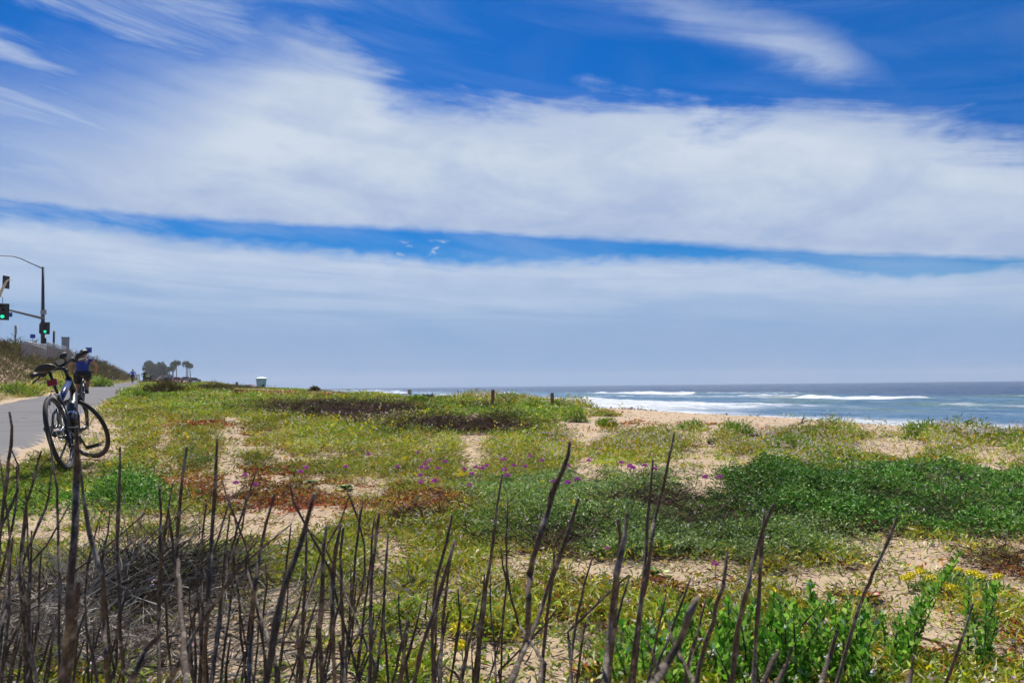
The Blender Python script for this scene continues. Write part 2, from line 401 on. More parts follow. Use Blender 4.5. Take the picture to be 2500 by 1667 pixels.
breaker(112, 226, 262, 1.1, 6, 16, seed=4)
breaker(130, 400, 520, 1.3, 9, 22, seed=5)
breaker(95, 150, 200, .8, 6, 14, k=.9, seed=6)
breaker(98, 48, 70, .55, 3, 8, k=.5, seed=7)
breaker(190, 560, 900, 1.3, 9, 20, seed=8)
breaker(82, 60, 104, .5, 2.5, 6, k=.35, seed=9)
breaker(120, 60, 90, .6, 2.5, 8, k=.45, seed=10)
breaker(170, 20, 60, .6, 3, 9, k=.5, seed=11)
# wash along the shore and the foam field of the surf zone
foam = np.maximum(foam, .98*(1-sstep(u_, 54+6*fbm(s_*.05, s_*0, 3, 90), 76)))
fz = sstep(s_, 45, 95)*(1-sstep(u_, 90+9*fbm(s_*.04, s_*0, 2, 91), 104))*.95
foam = np.maximum(foam, fz)
foam = np.maximum(foam, (.44+.34*fbm(s_*.025, u_*.12, 3, 93))*(1-sstep(u_, 140, 185)))
H = H+.25*np.clip(foam, 0, 1)*fbm(s_*.15, u_*.5, 4, 95)
sea = quads('sea', np.stack([X, Y, SEA+H], -1).reshape(-1, 3), grid_faces(nr2, na2)[:, ::-1], None, smooth=True)
for nm, arr in (('foam', foam), ('green', green)):
    a_ = sea.data.attributes.new(nm, 'FLOAT', 'POINT'); a_.data.foreach_set('value', arr.ravel().astype(np.float32))
def sea_fn(t, b, out):
    co = t.n('ShaderNodeNewGeometry').outputs['Position']
    mp = t.n('ShaderNodeMapping'); t.set(mp, 'Vector', co); t.set(mp, 'Rotation', (0, 0, R(-26)));
    v = mp.outputs[0]
    st = t.vm('MULTIPLY', v, (.9, .22, 1)); st2 = t.vm('MULTIPLY', v, (.35, .12, 1))
    fine = t.noise(st, .9, 6, .65, .4); mid = t.noise(st2, .35, 5, .6, .3)
    foam = t.n('ShaderNodeAttribute', attribute_name='foam').outputs['Fac']
    gr = t.n('ShaderNodeAttribute', attribute_name='green').outputs['Fac']
    lace = t.m('ADD', t.m('MULTIPLY', t.noise(st, 1.3, 8, .7, 1.2), .6), t.m('MULTIPLY', t.noise(st2, .8, 6, .65, .8), .5))
    fm = t.m('ADD', foam, t.m('MULTIPLY', t.m('SUBTRACT', lace, .55), 1.5))
    fm = t.smooth(fm, .40, 1.06)
    dist = t.n('ShaderNodeVectorMath', operation='LENGTH'); t.set(dist, 0, co)
    caps = t.m('MULTIPLY', t.smooth(t.noise(st2, 1.1, 7, .68, .6), .69, .74), t.smooth(foam, .05, .01, 0, .8))
    fm = t.m('MAXIMUM', fm, caps)
    deep = t.mix(mid, (.001, .036, .115), (.004, .075, .19))
    shal = t.mix(t.smooth(foam, 0, .3), deep, t.mix(mid, (.015, .11, .23), (.06, .19, .34)))
    shal = t.mix(t.m('MULTIPLY', gr, .8), shal, (.07, .17, .13))
    t.set(b, 'Base Color', t.mix(fm, shal, (.80, .84, .88)))
    t.set(b, 'Roughness', t.m('ADD', t.m('MULTIPLY', fm, .5), .28)); t.set(b, 'IOR', 1.33)
    t.set(b, 'Specular IOR Level', t.m('SUBTRACT', .26, t.m('MULTIPLY', fm, .35)))
    hh = t.m('ADD', t.m('MULTIPLY', fine, .6), t.m('MULTIPLY', mid, 1.4))
    t.set(b, 'Normal', t.bump(hh, 1.0, 2.4))
M_sea = mat('sea_water', fn=sea_fn); sea.data.materials.clear(); sea.data.materials.append(M_sea)
tag(sea, 'blue ocean with white surf breaking along the beach', kind='structure')

# ------------------------------------------------------------------ ground cover
def leaf_fn(transl=.22, rough=.5):
    def fn(t, b, out):
        c = t.n('ShaderNodeVertexColor', layer_name='col').outputs[0]
        t.set(b, 'Base Color', c); t.set(b, 'Roughness', rough); t.set(b, 'Specular IOR Level', .18)
        if transl:
            tr = t.n('ShaderNodeBsdfTranslucent'); t.set(tr, 'Color', c)
            mx = t.n('ShaderNodeMixShader'); t.set(mx, 0, transl); t.t.links.new(b.outputs[0], mx.inputs[1]); t.t.links.new(tr.outputs[0], mx.inputs[2])
            t.t.links.new(mx.outputs[0], out.inputs[0])
    return fn
M_leaf = mat('leaf', fn=leaf_fn()); M_twig = mat('dry_twig', fn=leaf_fn(0, .9)); M_petal = mat('petal', fn=leaf_fn(.25, .6))

PAL = {
 'olive': [((.40, .46, .03), 4), ((.28, .42, .02), 5), ((.54, .44, .04), 3), ((.12, .22, .02), 3), ((.62, .40, .07), 1.2), ((.50, .19, .03), .7), ((.72, .70, .42), 2.6)],
 'bright': [((.20, .35, .025), 5), ((.32, .45, .05), 4), ((.08, .21, .015), 3), ((.42, .48, .08), 2), ((.50, .55, .30), .7)],
 'silver': [((.26, .40, .11), 5), ((.36, .48, .20), 4), ((.10, .19, .04), 3), ((.48, .58, .34), .8), ((.30, .44, .06), 3)],
 'deep': [((.08, .25, .02), 5), ((.17, .38, .05), 4), ((.30, .50, .16), 2), ((.03, .11, .012), 3), ((.42, .54, .30), .35), ((.30, .40, .05), 1)],
 'red': [((.50, .07, .03), 4), ((.60, .18, .05), 4), ((.36, .05, .02), 3), ((.58, .34, .07), 1.2), ((.26, .18, .03), 1)],
 'rust': [((.56, .17, .04), 4), ((.50, .26, .05), 3), ((.62, .33, .09), 2), ((.30, .27, .05), 3)],
 'yellow': [((.56, .48, .04), 4), ((.38, .50, .05), 6), ((.62, .42, .06), 2), ((.20, .31, .03), 3), ((.72, .72, .42), 2)],
 'brown': [((.10, .055, .04), 4), ((.16, .10, .07), 3), ((.05, .03, .022), 4), ((.26, .20, .16), 1.5)],
 'grey': [((.38, .34, .28), 4), ((.22, .19, .15), 4), ((.09, .075, .055), 2.5), ((.56, .52, .45), 2.5)],
 'straw': [((.50, .42, .16), 4), ((.42, .36, .10), 4), ((.32, .34, .07), 3), ((.58, .50, .28), 1)],
 'scrub': [((.075, .055, .020), 4), ((.12, .085, .04), 3), ((.17, .13, .07), 1.5), ((.10, .13, .025), 2.5)],
 'pink': [((.80, .62, .64), 3), ((.85, .76, .76), 3), ((.62, .36, .48), 1.5)],
 'gold': [((.92, .78, .02), 4), ((.90, .60, .02), 1)],
}
def palette(name, n, g=None):
    g = g or rng
    cs = np.array([c for c, _ in PAL[name]]); w = np.array([x for _, x in PAL[name]], float); w /= w.sum()
    c = cs[g.choice(len(cs), n, p=w)]
    return np.clip(c*g.uniform(.75, 1.25, (n, 1)), 0, .9)
def blades(B, D, L, Wd, C, g=None, fold=.25):
    """diamond shaped leaves: base B, unit direction D, length, width, colour"""
    g = g or rng; n = len(B)
    r = g.normal(size=(n, 3)); r[:, 2] *= .6
    S = np.cross(D, r); S /= np.linalg.norm(S, axis=1)[:, None]+1e-9
    N = np.cross(D, S)
    mid = B+D*(L*.5)[:, None]+N*(L*.06)[:, None]
    a = mid+S*(Wd*.5)[:, None]+N*(Wd*fold)[:, None]; c = mid-S*(Wd*.5)[:, None]+N*(Wd*fold)[:, None]
    tip = B+D*L[:, None]-N*(L*.08)[:, None]
    V = np.stack([B, a, tip, c], 1).reshape(-1, 3)
    return V, np.repeat(np.concatenate([C, np.ones((n, 1))], 1), 4, 0)
def dirs(n, up, g=None, spread=1.0):
    g = g or rng; a = g.uniform(0, 2*math.pi, n); z = np.clip(g.normal(up, .35, n), -.15, 1.6)
    d = np.stack([np.cos(a)*spread, np.sin(a)*spread, z], 1); return d/np.linalg.norm(d, axis=1)[:, None]

# where each kind of growth stands: photograph 2352-wide coordinates cx, cy, rx, ry, kind, strength
KIND = [
 (600, 1040, 500, 55, 'yellow', .9), (520, 1030, 330, 50, 'rust', .8), (650, 1150, 300, 60, 'rust', .6), (800, 1150, 250, 40, 'red', .35), (1500, 1000, 500, 40, 'rust', .3), (1950, 1300, 350, 60, 'rust', .35), (1000, 1200, 300, 40, 'rust', .25), (1150, 990, 250, 40, 'rust', .22), (1250, 1150, 260, 50, 'olive', .8),
 (700, 1010, 520, 70, 'olive', 1.0), (250, 985, 130, 60, 'olive', 1.0), (900, 1060, 420, 55, 'olive', .8),
 (620, 925, 330, 22, 'bright', .8), (620, 930, 330, 25, 'olive', .7), (420, 905, 120, 20, 'bright', .8), (330, 915, 60, 16, 'bright', 3), (530, 950, 200, 14, 'bright', .7),
 (150, 1100, 190, 45, 'bright', 1.3), (120, 1090, 190, 45, 'olive', 1.0), (220, 1150, 150, 45, 'deep', .9), (50, 1180, 200, 60, 'bright', .8), (500, 1060, 90, 12, 'silver', 1.5),
 (1120, 950, 170, 30, 'bright', 1.3), (1110, 1000, 160, 22, 'bright', 1.0), (850, 1000, 120, 25, 'bright', 1), (600, 905, 160, 8, 'red', 2.8), (760, 905, 70, 14, 'rust', 1.5), (490, 985, 75, 9, 'red', 6),
 (650, 1085, 75, 18, 'red', 2.2), (560, 1120, 130, 30, 'rust', 2.0), (620, 1160, 130, 28, 'red', 1.4), (980, 1150, 110, 16, 'rust', 4), (740, 1130, 90, 22, 'rust', 1.6), (600, 1200, 110, 25, 'rust', 1.0),
 (800, 945, 150, 20, 'brown', 7), (1040, 982, 115, 17, 'brown', 7), (1450, 1150, 85, 16, 'brown', 6), (1260, 1265, 60, 22, 'brown', 4), (950, 1195, 60, 14, 'brown', 1.6), (1800, 1190, 40, 20, 'brown', 3), (1100, 935, 60, 7, 'brown', 2),
 (1500, 1030, 420, 40, 'rocket', 1.6), (1750, 1040, 260, 35, 'rocket', 1.5), (1950, 1065, 200, 20, 'rocket', 1.2), (2150, 1035, 200, 30, 'rocket', 1.4), (2250, 1005, 140, 14, 'rocket', 2), (1180, 925, 130, 12, 'rocket', 2), (850, 975, 160, 18, 'rocket', .8), (1300, 930, 50, 10, 'rocket', 2),
 (1550, 1020, 60, 14, 'bright', 2), (1850, 1020, 70, 20, 'bright', 1.6), (2330, 1020, 60, 14, 'bright', 2),
 (1300, 1135, 230, 45, 'silver', 3), (1350, 1210, 230, 55, 'silver', 2.6), (1600, 1215, 250, 60, 'silver', 2.8), (1800, 1250, 250, 45, 'silver', 3), (1500, 1100, 200, 22, 'silver', 1.6),
 (2000, 1105, 330, 34, 'deep', 3.5), (2050, 1165, 340, 45, 'deep', 4.5), (1750, 1130, 130, 40, 'deep', 4), (2280, 1200, 120, 45, 'deep', 3),
 (2150, 1250, 260, 35, 'yellow', 1.4), (1950, 1300, 350, 45, 'yellow', 1.4), (1200, 1270, 120, 40, 'yellow', 1.4), (1000, 1280, 260, 60, 'yellow', 1.3), (1000, 1240, 250, 40, 'olive', 1.6),
 (350, 1230, 300, 60, 'yellow', 1.0), (350, 1260, 220, 50, 'bright', .7), (1050, 1480, 200, 90, 'yellow', 1.4), (1000, 1500, 250, 90, 'bright', .9), (750, 1420, 200, 120, 'yellow', .8),
 (1450, 1400, 200, 60, 'rust', .8), (1420, 1450, 160, 70, 'yellow', 1.2), (1300, 1480, 120, 60, 'rust', .5), (2300, 1300, 80, 40, 'rust', 1.5), (2330, 1290, 60, 40, 'brown', .6),
 (2250, 1500, 150, 60, 'rust', .5), (1450, 975, 400, 25, 'rust', .35), (1100, 1080, 150, 14, 'yellow', 1), (1450, 1070, 250, 14, 'yellow', .9),
 (250, 1420, 320, 110, 'grey', .8), (80, 1480, 160, 90, 'grey', 1.6), (500, 1480, 250, 90, 'grey', .7), (250, 1400, 300, 130, 'yellow', .6), (950, 1150, 700, 60, 'olive', .3),
]
# cover: base value by height in the picture, then thinner (-) and thicker (+) places
COVER = [
 (480, 1040, 450, 70, -.11), (1000, 1030, 300, 50, -.10), (1900, 1050, 450, 50, -.06), (1000, 1420, 500, 100, -.06),
 (1560, 962, 360, 20, -.60), (1950, 985, 250, 18, -.56), (1290, 980, 70, 16, -.25), (2080, 1035, 110, 22, -.40), (2330, 1050, 60, 18, -.15), (2300, 1005, 130, 14, .25), (1150, 1015, 60, 10, -.3),
 (800, 1130, 80, 14, -.40), (690, 1100, 80, 10, -.36), (640, 1190, 140, 20, -.22), (880, 1105, 120, 12, -.25), (560, 1080, 60, 10, -.2), (730, 1055, 80, 8, -.3), (560, 1010, 50, 6, -.25), (600, 1035, 60, 6, -.2),
 (1500, 1310, 230, 30, -.50), (1350, 1360, 150, 40, -.28), (1150, 1330, 90, 20, -.22), (1000, 1390, 160, 26, -.50), (1300, 1510, 150, 60, -.42), (1350, 1290, 80, 20, -.2),
 (2050, 1340, 260, 34, -.50), (2200, 1440, 170, 50, -.45), (1850, 1330, 90, 20, -.2), (700, 1450, 140, 60, -.28), (560, 1500, 160, 60, -.40), (250, 1450, 300, 80, -.30), (300, 1540, 400, 60, -.35), (150, 1250, 100, 20, -.1), (450, 1240, 80, 14, -.25),
 (2050, 1140, 380, 75, .5), (1500, 1190, 480, 80, .22), (800, 945, 160, 22, .3), (1050, 982, 120, 18, .3), (600, 1160, 120, 20, .1), (2300, 1010, 120, 10, .3), (1550, 1040, 420, 22, .25), (1850, 1025, 120, 22, .35), (600, 930, 350, 25, .35), (150, 1100, 200, 40, .35), (1150, 930, 150, 14, .25),
 (950, 900, 160, 12, .1), (830, 900, 120, 10, -.45), (640, 915, 120, 5, -.35), (1050, 1260, 180, 60, .25), (330, 900, 14, 5, -.6),
]
def field(px, py, X, Y, G):
    x = px/1.063; y = py/1.063
    x = x+75*fbm(X*.5/np.clip(Y/8, 1, 9), Y*.5/np.clip(Y/8, 1, 9), 3, 101); y = y+17*fbm(X*.8/np.clip(Y/8, 1, 9), Y*.8/np.clip(Y/8, 1, 9), 3, 102)
    w = np.zeros((len(G), len(px)))
    for cx, cy, rx, ry, k, st in KIND:
        w[G.index(k)] += st*np.exp(-(((x-cx)/rx)**2+((y-cy)/ry)**2)**1.6)
    c = np.full(len(px), .53)
    for cx, cy, rx, ry, st in COVER: c += st*np.exp(-(((x-cx)/rx)**2+((y-cy)/ry)**2)**1.5)
    return w, c
SPEC = {  # leaf length, width, clump radius, leaves, growth height, upward tendency
 'olive': (.034, .0062, .075, 16, .085, .7), 'bright': (.032, .009, .075, 15, .08, .6), 'silver': (.024, .009, .06, 20, .10, .5),
 'deep': (.026, .010, .07, 22, .17, .45), 'red': (.030, .012, .06, 10, .018, .4), 'rust': (.026, .010, .06, 11, .022, .45), 'yellow': (.038, .0075, .08, 15, .07, .65),
 'brown': (.16, .0045, .12, 14, .06, .18), 'grey': (.15, .0035, .12, 10, .05, .15), 'rocket': (.034, .0068, .07, 16, .13, .85), 'straw': (.05, .004, .1, 14, .04, .7),
 'scrub': (.13, .010, .25, 14, .35, .8)}
PALOF = {'rocket': 'olive'}
G = list(SPEC)
NAMES = {'olive': ('yellow_green_groundcover', 'low yellow-green straggling groundcover over the dune'), 'bright': ('bright_green_groundcover', 'fresh green groundcover in patches along the path and dune'),
 'silver': ('silvery_mat_groundcover', 'silvery green mat of small leaves in the middle of the dune'), 'deep': ('dark_green_groundcover', 'thick dark green mat of leaves at the right of the dune'),
 'red': ('red_succulent_groundcover', 'red and orange succulent leaves creeping on sand'), 'rust': ('rusty_groundcover', 'rust coloured low succulent growth on sand'), 'yellow': ('yellowing_groundcover', 'yellowing fleshy leaved growth near the dead stalks'),
 'brown': ('dead_brown_groundcover', 'dark brown dead twiggy mats on the dune, with twigs added to darken shaded gaps'), 'grey': ('dry_twig_litter', 'grey dry twigs littering the sand under the stalks'), 'rocket': ('flowering_groundcover', 'green growth dotted with pale pink flowers on the dune'),
 'straw': ('dry_grass', 'straw coloured dry grass at the foot of the bank'), 'scrub': ('dark_scrub', 'dark dead looking scrub covering the bank beside the path')}
ACC = {k: ([], []) for k in G}; FL = {'pink': ([], []), 'gold': ([], [])}
def scat(N, r0, r1, a0, a1, p):       # density falls with distance like r**-p
    q = rng.uniform(size=N)
    r = (r0**(2-p)+q*(r1**(2-p)-r0**(2-p)))**(1/(2-p)) if abs(p-2) > 1e-6 else r0*(r1/r0)**q
    a = rng.uniform(a0, a1, N); return r*np.sin(a), r*np.cos(a), r
def scale_of(r): return np.maximum(1, (r/5.5))**.86
def sow(kind, X, Y, r, dens=1.0, sc=None, hmul=1.0):
    L0, W0, cr, nl, hh, up = SPEC[kind]; n = len(X)
    if n == 0: return
    sc = scale_of(r) if sc is None else sc
    k = max(3, int(nl*dens)); N = n*k
    sc_ = np.repeat(sc, k); cx = np.repeat(X, k); cy = np.repeat(Y, k)
    rad = cr*sc_*np.sqrt(rng.uniform(size=N)); an = rng.uniform(0, 6.283, N)
    x = cx+rad*np.cos(an); y = cy+rad*np.sin(an)
    hs_ = np.maximum(.18, .75+2.3*fbm(x*1.5/sc_**.5, y*1.5/sc_**.5, 3, 140))*hmul
    hscale = 1+(sc_-1)*.35
    z = terr(x, y)+rng.uniform(0, 1, N)**.8*hh*hscale*hs_*(1-.5*(rad/(cr*sc_)))
    D = dirs(N, up); D[:, 0] += .35*np.cos(an); D[:, 1] += .35*np.sin(an); D /= np.linalg.norm(D, axis=1)[:, None]
    ln = L0*sc_*rng.uniform(.6, 1.35, N); wd = W0*sc_*rng.uniform(.7, 1.3, N)
    if kind in ('brown', 'grey'): ln = L0*sc_**.6*rng.uniform(.4, 1.3, N); wd = W0*sc_**.75*rng.uniform(.6, 1.2, N)
    C = palette(PALOF.get(kind, kind), N); Cl = np.repeat(palette(PALOF.get(kind, kind), n), k, 0); m_ = rng.uniform(size=N) < .6; C[m_] = Cl[m_]*rng.uniform(.8, 1.2, (m_.sum(), 1))
    tone = np.repeat(rng.uniform(.75, 1.2, n)*(1+.55*fbm(X*.9, Y*.5, 3, 150)), k)[:, None]; C = np.clip(C*tone, 0, .9)
    V, VC = blades(np.stack([x, y, z], 1), D, ln, wd, C); ACC[kind][0].append(V); ACC[kind][1].append(VC)
def florets(kind, x, y, z, size, r):
    n = len(x); k = 4; N = n*k
    B = np.repeat(np.stack([x, y, z], 1), k, 0)+rng.normal(size=(N, 3))*np.repeat(size, k)[:, None]*.35
    V, VC = blades(B, dirs(N, .5), np.repeat(size, k)*rng.uniform(.7, 1.2, N), np.repeat(size, k)*.8, palette(kind, N)); FL[kind][0].append(V); FL[kind][1].append(VC)

NC = 105000
X, Y, r = scat(NC, 1.25, 60, R(-42), R(42), 1.72)
s_, u_ = SU(X, Y); gz_ = terr(X, Y)
px, py, _ = project(np.stack([X, Y, gz_], 1))
w, c = field(px, py, X, Y, G)
lump = fbm(X*1.1, Y*1.1, 3, 111)*.16+fbm(X*3.4/np.clip(r/6, 1, 3), Y*2.6/np.clip(r/6, 1, 3), 2, 112)*.6+fbm(X*7/np.clip(r/6, 1, 3), Y*5/np.clip(r/6, 1, 3), 2, 115)*.42
lump = lump+.12*fbm(X*2.2/np.clip(r/7, .7, 6), Y*1.6/np.clip(r/7, .7, 6), 3, 114)
ok = ((c+.85*lump > rng.uniform(.41, .55, NC)) | ((rng.uniform(size=NC) < .08) & (c > .05))) & (u_ > -1.15+.12*fbm(s_*1.5, s_*0, 3, 33)-.25*sstep(s_, 9, 5)) & (u_ < 14.2+1.2*fbm(s_*.3, u_*.3, 3, 113))
ok &= ~((u_ > 11.5) & (s_ < 22) & (s_ > 8) & (rng.uniform(size=NC) < .85))
w += .05*np.array([1.0 if k in ('olive', 'yellow') else 0 for k in G])[:, None]
pr = (w/w.sum(0))**1.5; pr /= pr.sum(0)
ch = (rng.uniform(size=NC)[None] > np.cumsum(pr, 0)).sum(0).clip(0, len(G)-1)
lm = ok & (rng.uniform(size=NC) < .42)          # dead stems and litter, added under plants to darken the shaded gaps
L0_ = SPEC['brown']; SPEC['brown'] = (.07, .0045, .09, 12, .025, .15); sow('brown', X[lm], Y[lm], r[lm], dens=1.0); SPEC['brown'] = L0_
for i, k in enumerate(G):
    m = ok & (ch == i); sow(k, X[m], Y[m], r[m], dens=.9)
    if k in ('rocket', 'olive', 'silver', 'yellow', 'deep'):
        q = {'rocket': .50, 'olive': .03, 'silver': .015, 'yellow': .06, 'deep': .02}[k]
        f = m & (rng.uniform(size=NC) < q)
        sz = .0105*scale_of(r[f])**.8
        florets('pink', X[f], Y[f], gz_[f]+(.09+.06*rng.uniform(size=f.sum()))*(1+(scale_of(r[f])-1)*.35), sz, r[f])
    if k in ('olive', 'rocket', 'bright'):
        q = {'olive': .012, 'rocket': .030, 'bright': .012}[k]
        yc = np.exp(-(((px/1.063-950)/350)**2+((py/1.063-1005)/60)**2))*3+.5
        f = m & (rng.uniform(size=NC) < q*yc)
        florets('gold', X[f], Y[f], gz_[f]+.10*(1+(scale_of(r[f])-1)*.35), .018*scale_of(r[f])**.85, r[f])
# the thick mats stand well above the sand
for (cx, cy, rx, ry, kind, n, hm) in ((2050, 1150, 310, 54, 'deep', 4600, 1.25), (1510, 1215, 350, 52, 'silver', 2600, .9), (1250, 1125, 200, 30, 'silver', 1100, .7), (2030, 1150, 330, 60, 'olive', 700, 1.6), (1500, 1200, 380, 60, 'bright', 900, .9), (2050, 1180, 300, 50, 'brown', 600, 1.2), (1500, 1230, 350, 50, 'brown', 500, .6), (150, 1110, 150, 40, 'bright', 700, .8), (120, 1100, 150, 40, 'olive', 600, .8)):
    a = rng.uniform(0, 6.283, n*2); q = np.sqrt(rng.uniform(size=n*2))
    qx = (cx+rx*q*np.cos(a))*1.063; qy = (cy+ry*q*np.sin(a))*1.063
    P = []
    for x_, y_ in zip(qx[:260], qy[:260]): P.append(hit(x_, y_, 60))
    P = np.array(P); idx = rng.integers(0, len(P), n); rj = np.linalg.norm(P[idx, :2], axis=1)
    x_ = P[idx, 0]+rng.normal(size=n)*.28*(rj/6); y_ = P[idx, 1]+rng.normal(size=n)*.35*(rj/6)
    keep = fbm(x_*1.4, y_*1.4, 3, 131)+.5*fbm(x_*3.6, y_*3.6, 2, 132) > -.12+.75*np.clip(((x_-P[:, 0].mean())/(2*P[:, 0].std()+1e-6))**2*.5+((y_-P[:, 1].mean())/(2*P[:, 1].std()+1e-6))**2*.5-.30, 0, 1)
    sow(kind, x_[keep], y_[keep], rj[keep], dens=.8, hmul=hm)
    gap = (~keep) & (rng.uniform(size=n) < .25); sow('brown', x_[gap], y_[gap], rj[gap], dens=.6, hmul=.6)  # brown twigs in the mat gaps, their dark colour doubling as shadow pockets
# crumbs of dry plant matter and small stones lying on the bare sand
NDb = 16000; Xd, Yd, rd = scat(NDb, 1.3, 32, R(-42), R(42), 1.5); sd_, ud_ = SU(Xd, Yd); kd = (ud_ > -1.2) & (ud_ < 16); Xd, Yd, rd = Xd[kd], Yd[kd], rd[kd]; nd_ = len(Xd)
sc_d = np.maximum(1, rd/5)**.7; Dd = dirs(nd_, .05); Bd = np.stack([Xd, Yd, terr(Xd, Yd)+.003], 1); Ld = rng.uniform(.008, .045, nd_)*sc_d
Vd, Cd = blades(Bd, Dd, Ld, rng.uniform(.003, .008, nd_)*sc_d, palette('grey', nd_)*np.array([.8, .65, .5]), None, .5)
tag(quads('dry_debris', Vd, np.arange(len(Vd)).reshape(-1, 4), M_twig, Cd), 'crumbs of dry leaves and twigs scattered over the bare sand', kind='stuff')
# low growth along the bank, from the path up to its top
NB = 15000
sb = 12+(rng.uniform(size=NB)**1.6)*330; ub = -4.9-rng.uniform(size=NB)**.9*9.5
Xb, Yb = XY(sb, ub); rb = np.hypot(Xb, Yb); g_ = fbm(sb*.12, ub*.5, 4, 120); g2 = fbm(sb*.05, ub*.2, 3, 121)
tt = (-ub-4.9)/6.5+.35*g_
kinds = np.where(tt < .10, 'straw', np.where(tt < .38, np.where(g2 > -.10, 'bright', 'olive'), np.where(g_+g2 > .42, 'bright', 'scrub')))
near_scrub = (sb > 60)
for k in ('straw', 'bright', 'olive', 'scrub'):
    m = (kinds == k) & (rb < 330)
    sow(k, Xb[m], Yb[m], rb[m], dens=.9, sc=np.clip(scale_of(rb[m])*(.9 if k != 'scrub' else .42), 1, 9), hmul=1.5 if k == 'bright' else 1.0)
# the far mound and the dune top beyond the dark bush
NM = 5000
sm = rng.uniform(60, 150, NM); um = rng.uniform(-1.0, 14, NM); Xm, Ym = XY(sm, um); rm = np.hypot(Xm, Ym)
gm_ = fbm(sm*.1, um*.3, 3, 125)
for k, m in (('olive', gm_ > .05), ('bright', (gm_ <= .05) & (gm_ > -.3)), ('scrub', gm_ <= -.3)):
    sow(k, Xm[m], Ym[m], rm[m], dens=.8, sc=np.clip(scale_of(rm[m])*(.6 if k != 'scrub' else .25), 1, 9), hmul=.3)
for k in G:
    if not ACC[k][0]: continue
    V = np.concatenate(ACC[k][0]); Cc = np.concatenate(ACC[k][1])
    o = quads(NAMES[k][0], V, np.arange(len(V)).reshape(-1, 4), M_twig if k in ('brown', 'grey') else M_leaf, Cc)
    tag(o, NAMES[k][1], None, None, 'stuff')
for k, nm, lb in (('pink', 'pale_pink_blossoms', 'tiny pale pink blossoms sprinkled over the dune plants'), ('gold', 'yellow_blossoms', 'tiny yellow blossoms sprinkled over the dune plants')):
    V = np.concatenate(FL[k][0]); Cc = np.concatenate(FL[k][1])
    tag(quads(nm, V, np.arange(len(V)).reshape(-1, 4), M_petal, Cc), lb, None, None, 'stuff')
#print('leaves', {k: sum(len(v) for v in ACC[k][0])//4 for k in G})

# ------------------------------------------------------------------ bicycles
M_black = mm('black_rubber', (.018, .018, .020), .55, 0, .3, 40)
M_tyre = mm('tyre_rubber', (.030, .029, .029), .8, 0, .3, 60)
M_blackp = mm('black_paint', (.010, .010, .012), .38, 0, .2, 30, .02)
M_blue = mm('blue_paint', (.03, .04, .16), .28, .2, .25, 12, .02)
M_steel = mm('polished_steel', (.55, .56, .58), .25, .95, .12, 50, .02)
M_dsteel = mm('dark_steel', (.10, .10, .11), .4, .8, .3, 60, .05)
M_red = mm('red_plastic', (.26, .008, .012), .3, 0, .2, 60, .05)
M_skin = mm('skin', (.42, .21, .13), .55, 0, .12, 30, .05)
def rot_about(p0, d, a): return Matrix.Translation(p0) @ Matrix.Rotation(a, 4, d) @ Matrix.Translation(-Vector(p0))
def wheel(root, M, hub, r, cols, rear=False):
    mb = MB(M); mb.ring(hub, (1, 0, 0), r-.036, .011, 48, 8, 1.5); mb.cyl((hub[0]-.045, hub[1], hub[2]), (hub[0]+.045, hub[1], hub[2]), .019 if not rear else .026)
    mb.ring((hub[0]-.045, hub[1], hub[2]), (1, 0, 0), .026, .004, 16, 4); mb.ring((hub[0]+.045, hub[1], hub[2]), (1, 0, 0), .026, .004, 16, 4)
    w = mb.build('wheel', cols['rim'], root)
    MB(M).ring(hub, (1, 0, 0), r-.020, .020, 56, 10).build('tyre', M_tyre, w)
    mb = MB(M); n = 28
    for i in range(n):
        a = 2*math.pi*i/n; b = a+(.5 if i % 4 < 2 else -.5); sx = .04 if i % 2 else -.04
        mb.cyl((hub[0]+sx, hub[1]+.026*math.cos(b), hub[2]+.026*math.sin(b)), (hub[0], hub[1]+(r-.045)*math.cos(a), hub[2]+(r-.045)*math.sin(a)), .0013, n=4)
    mb.build('spokes', M_steel, w)
    MB(M).ring(hub, (1, 0, 0), .075, .003, 24, 4, 2.2).build('brake_disc', M_steel, w)
    return w
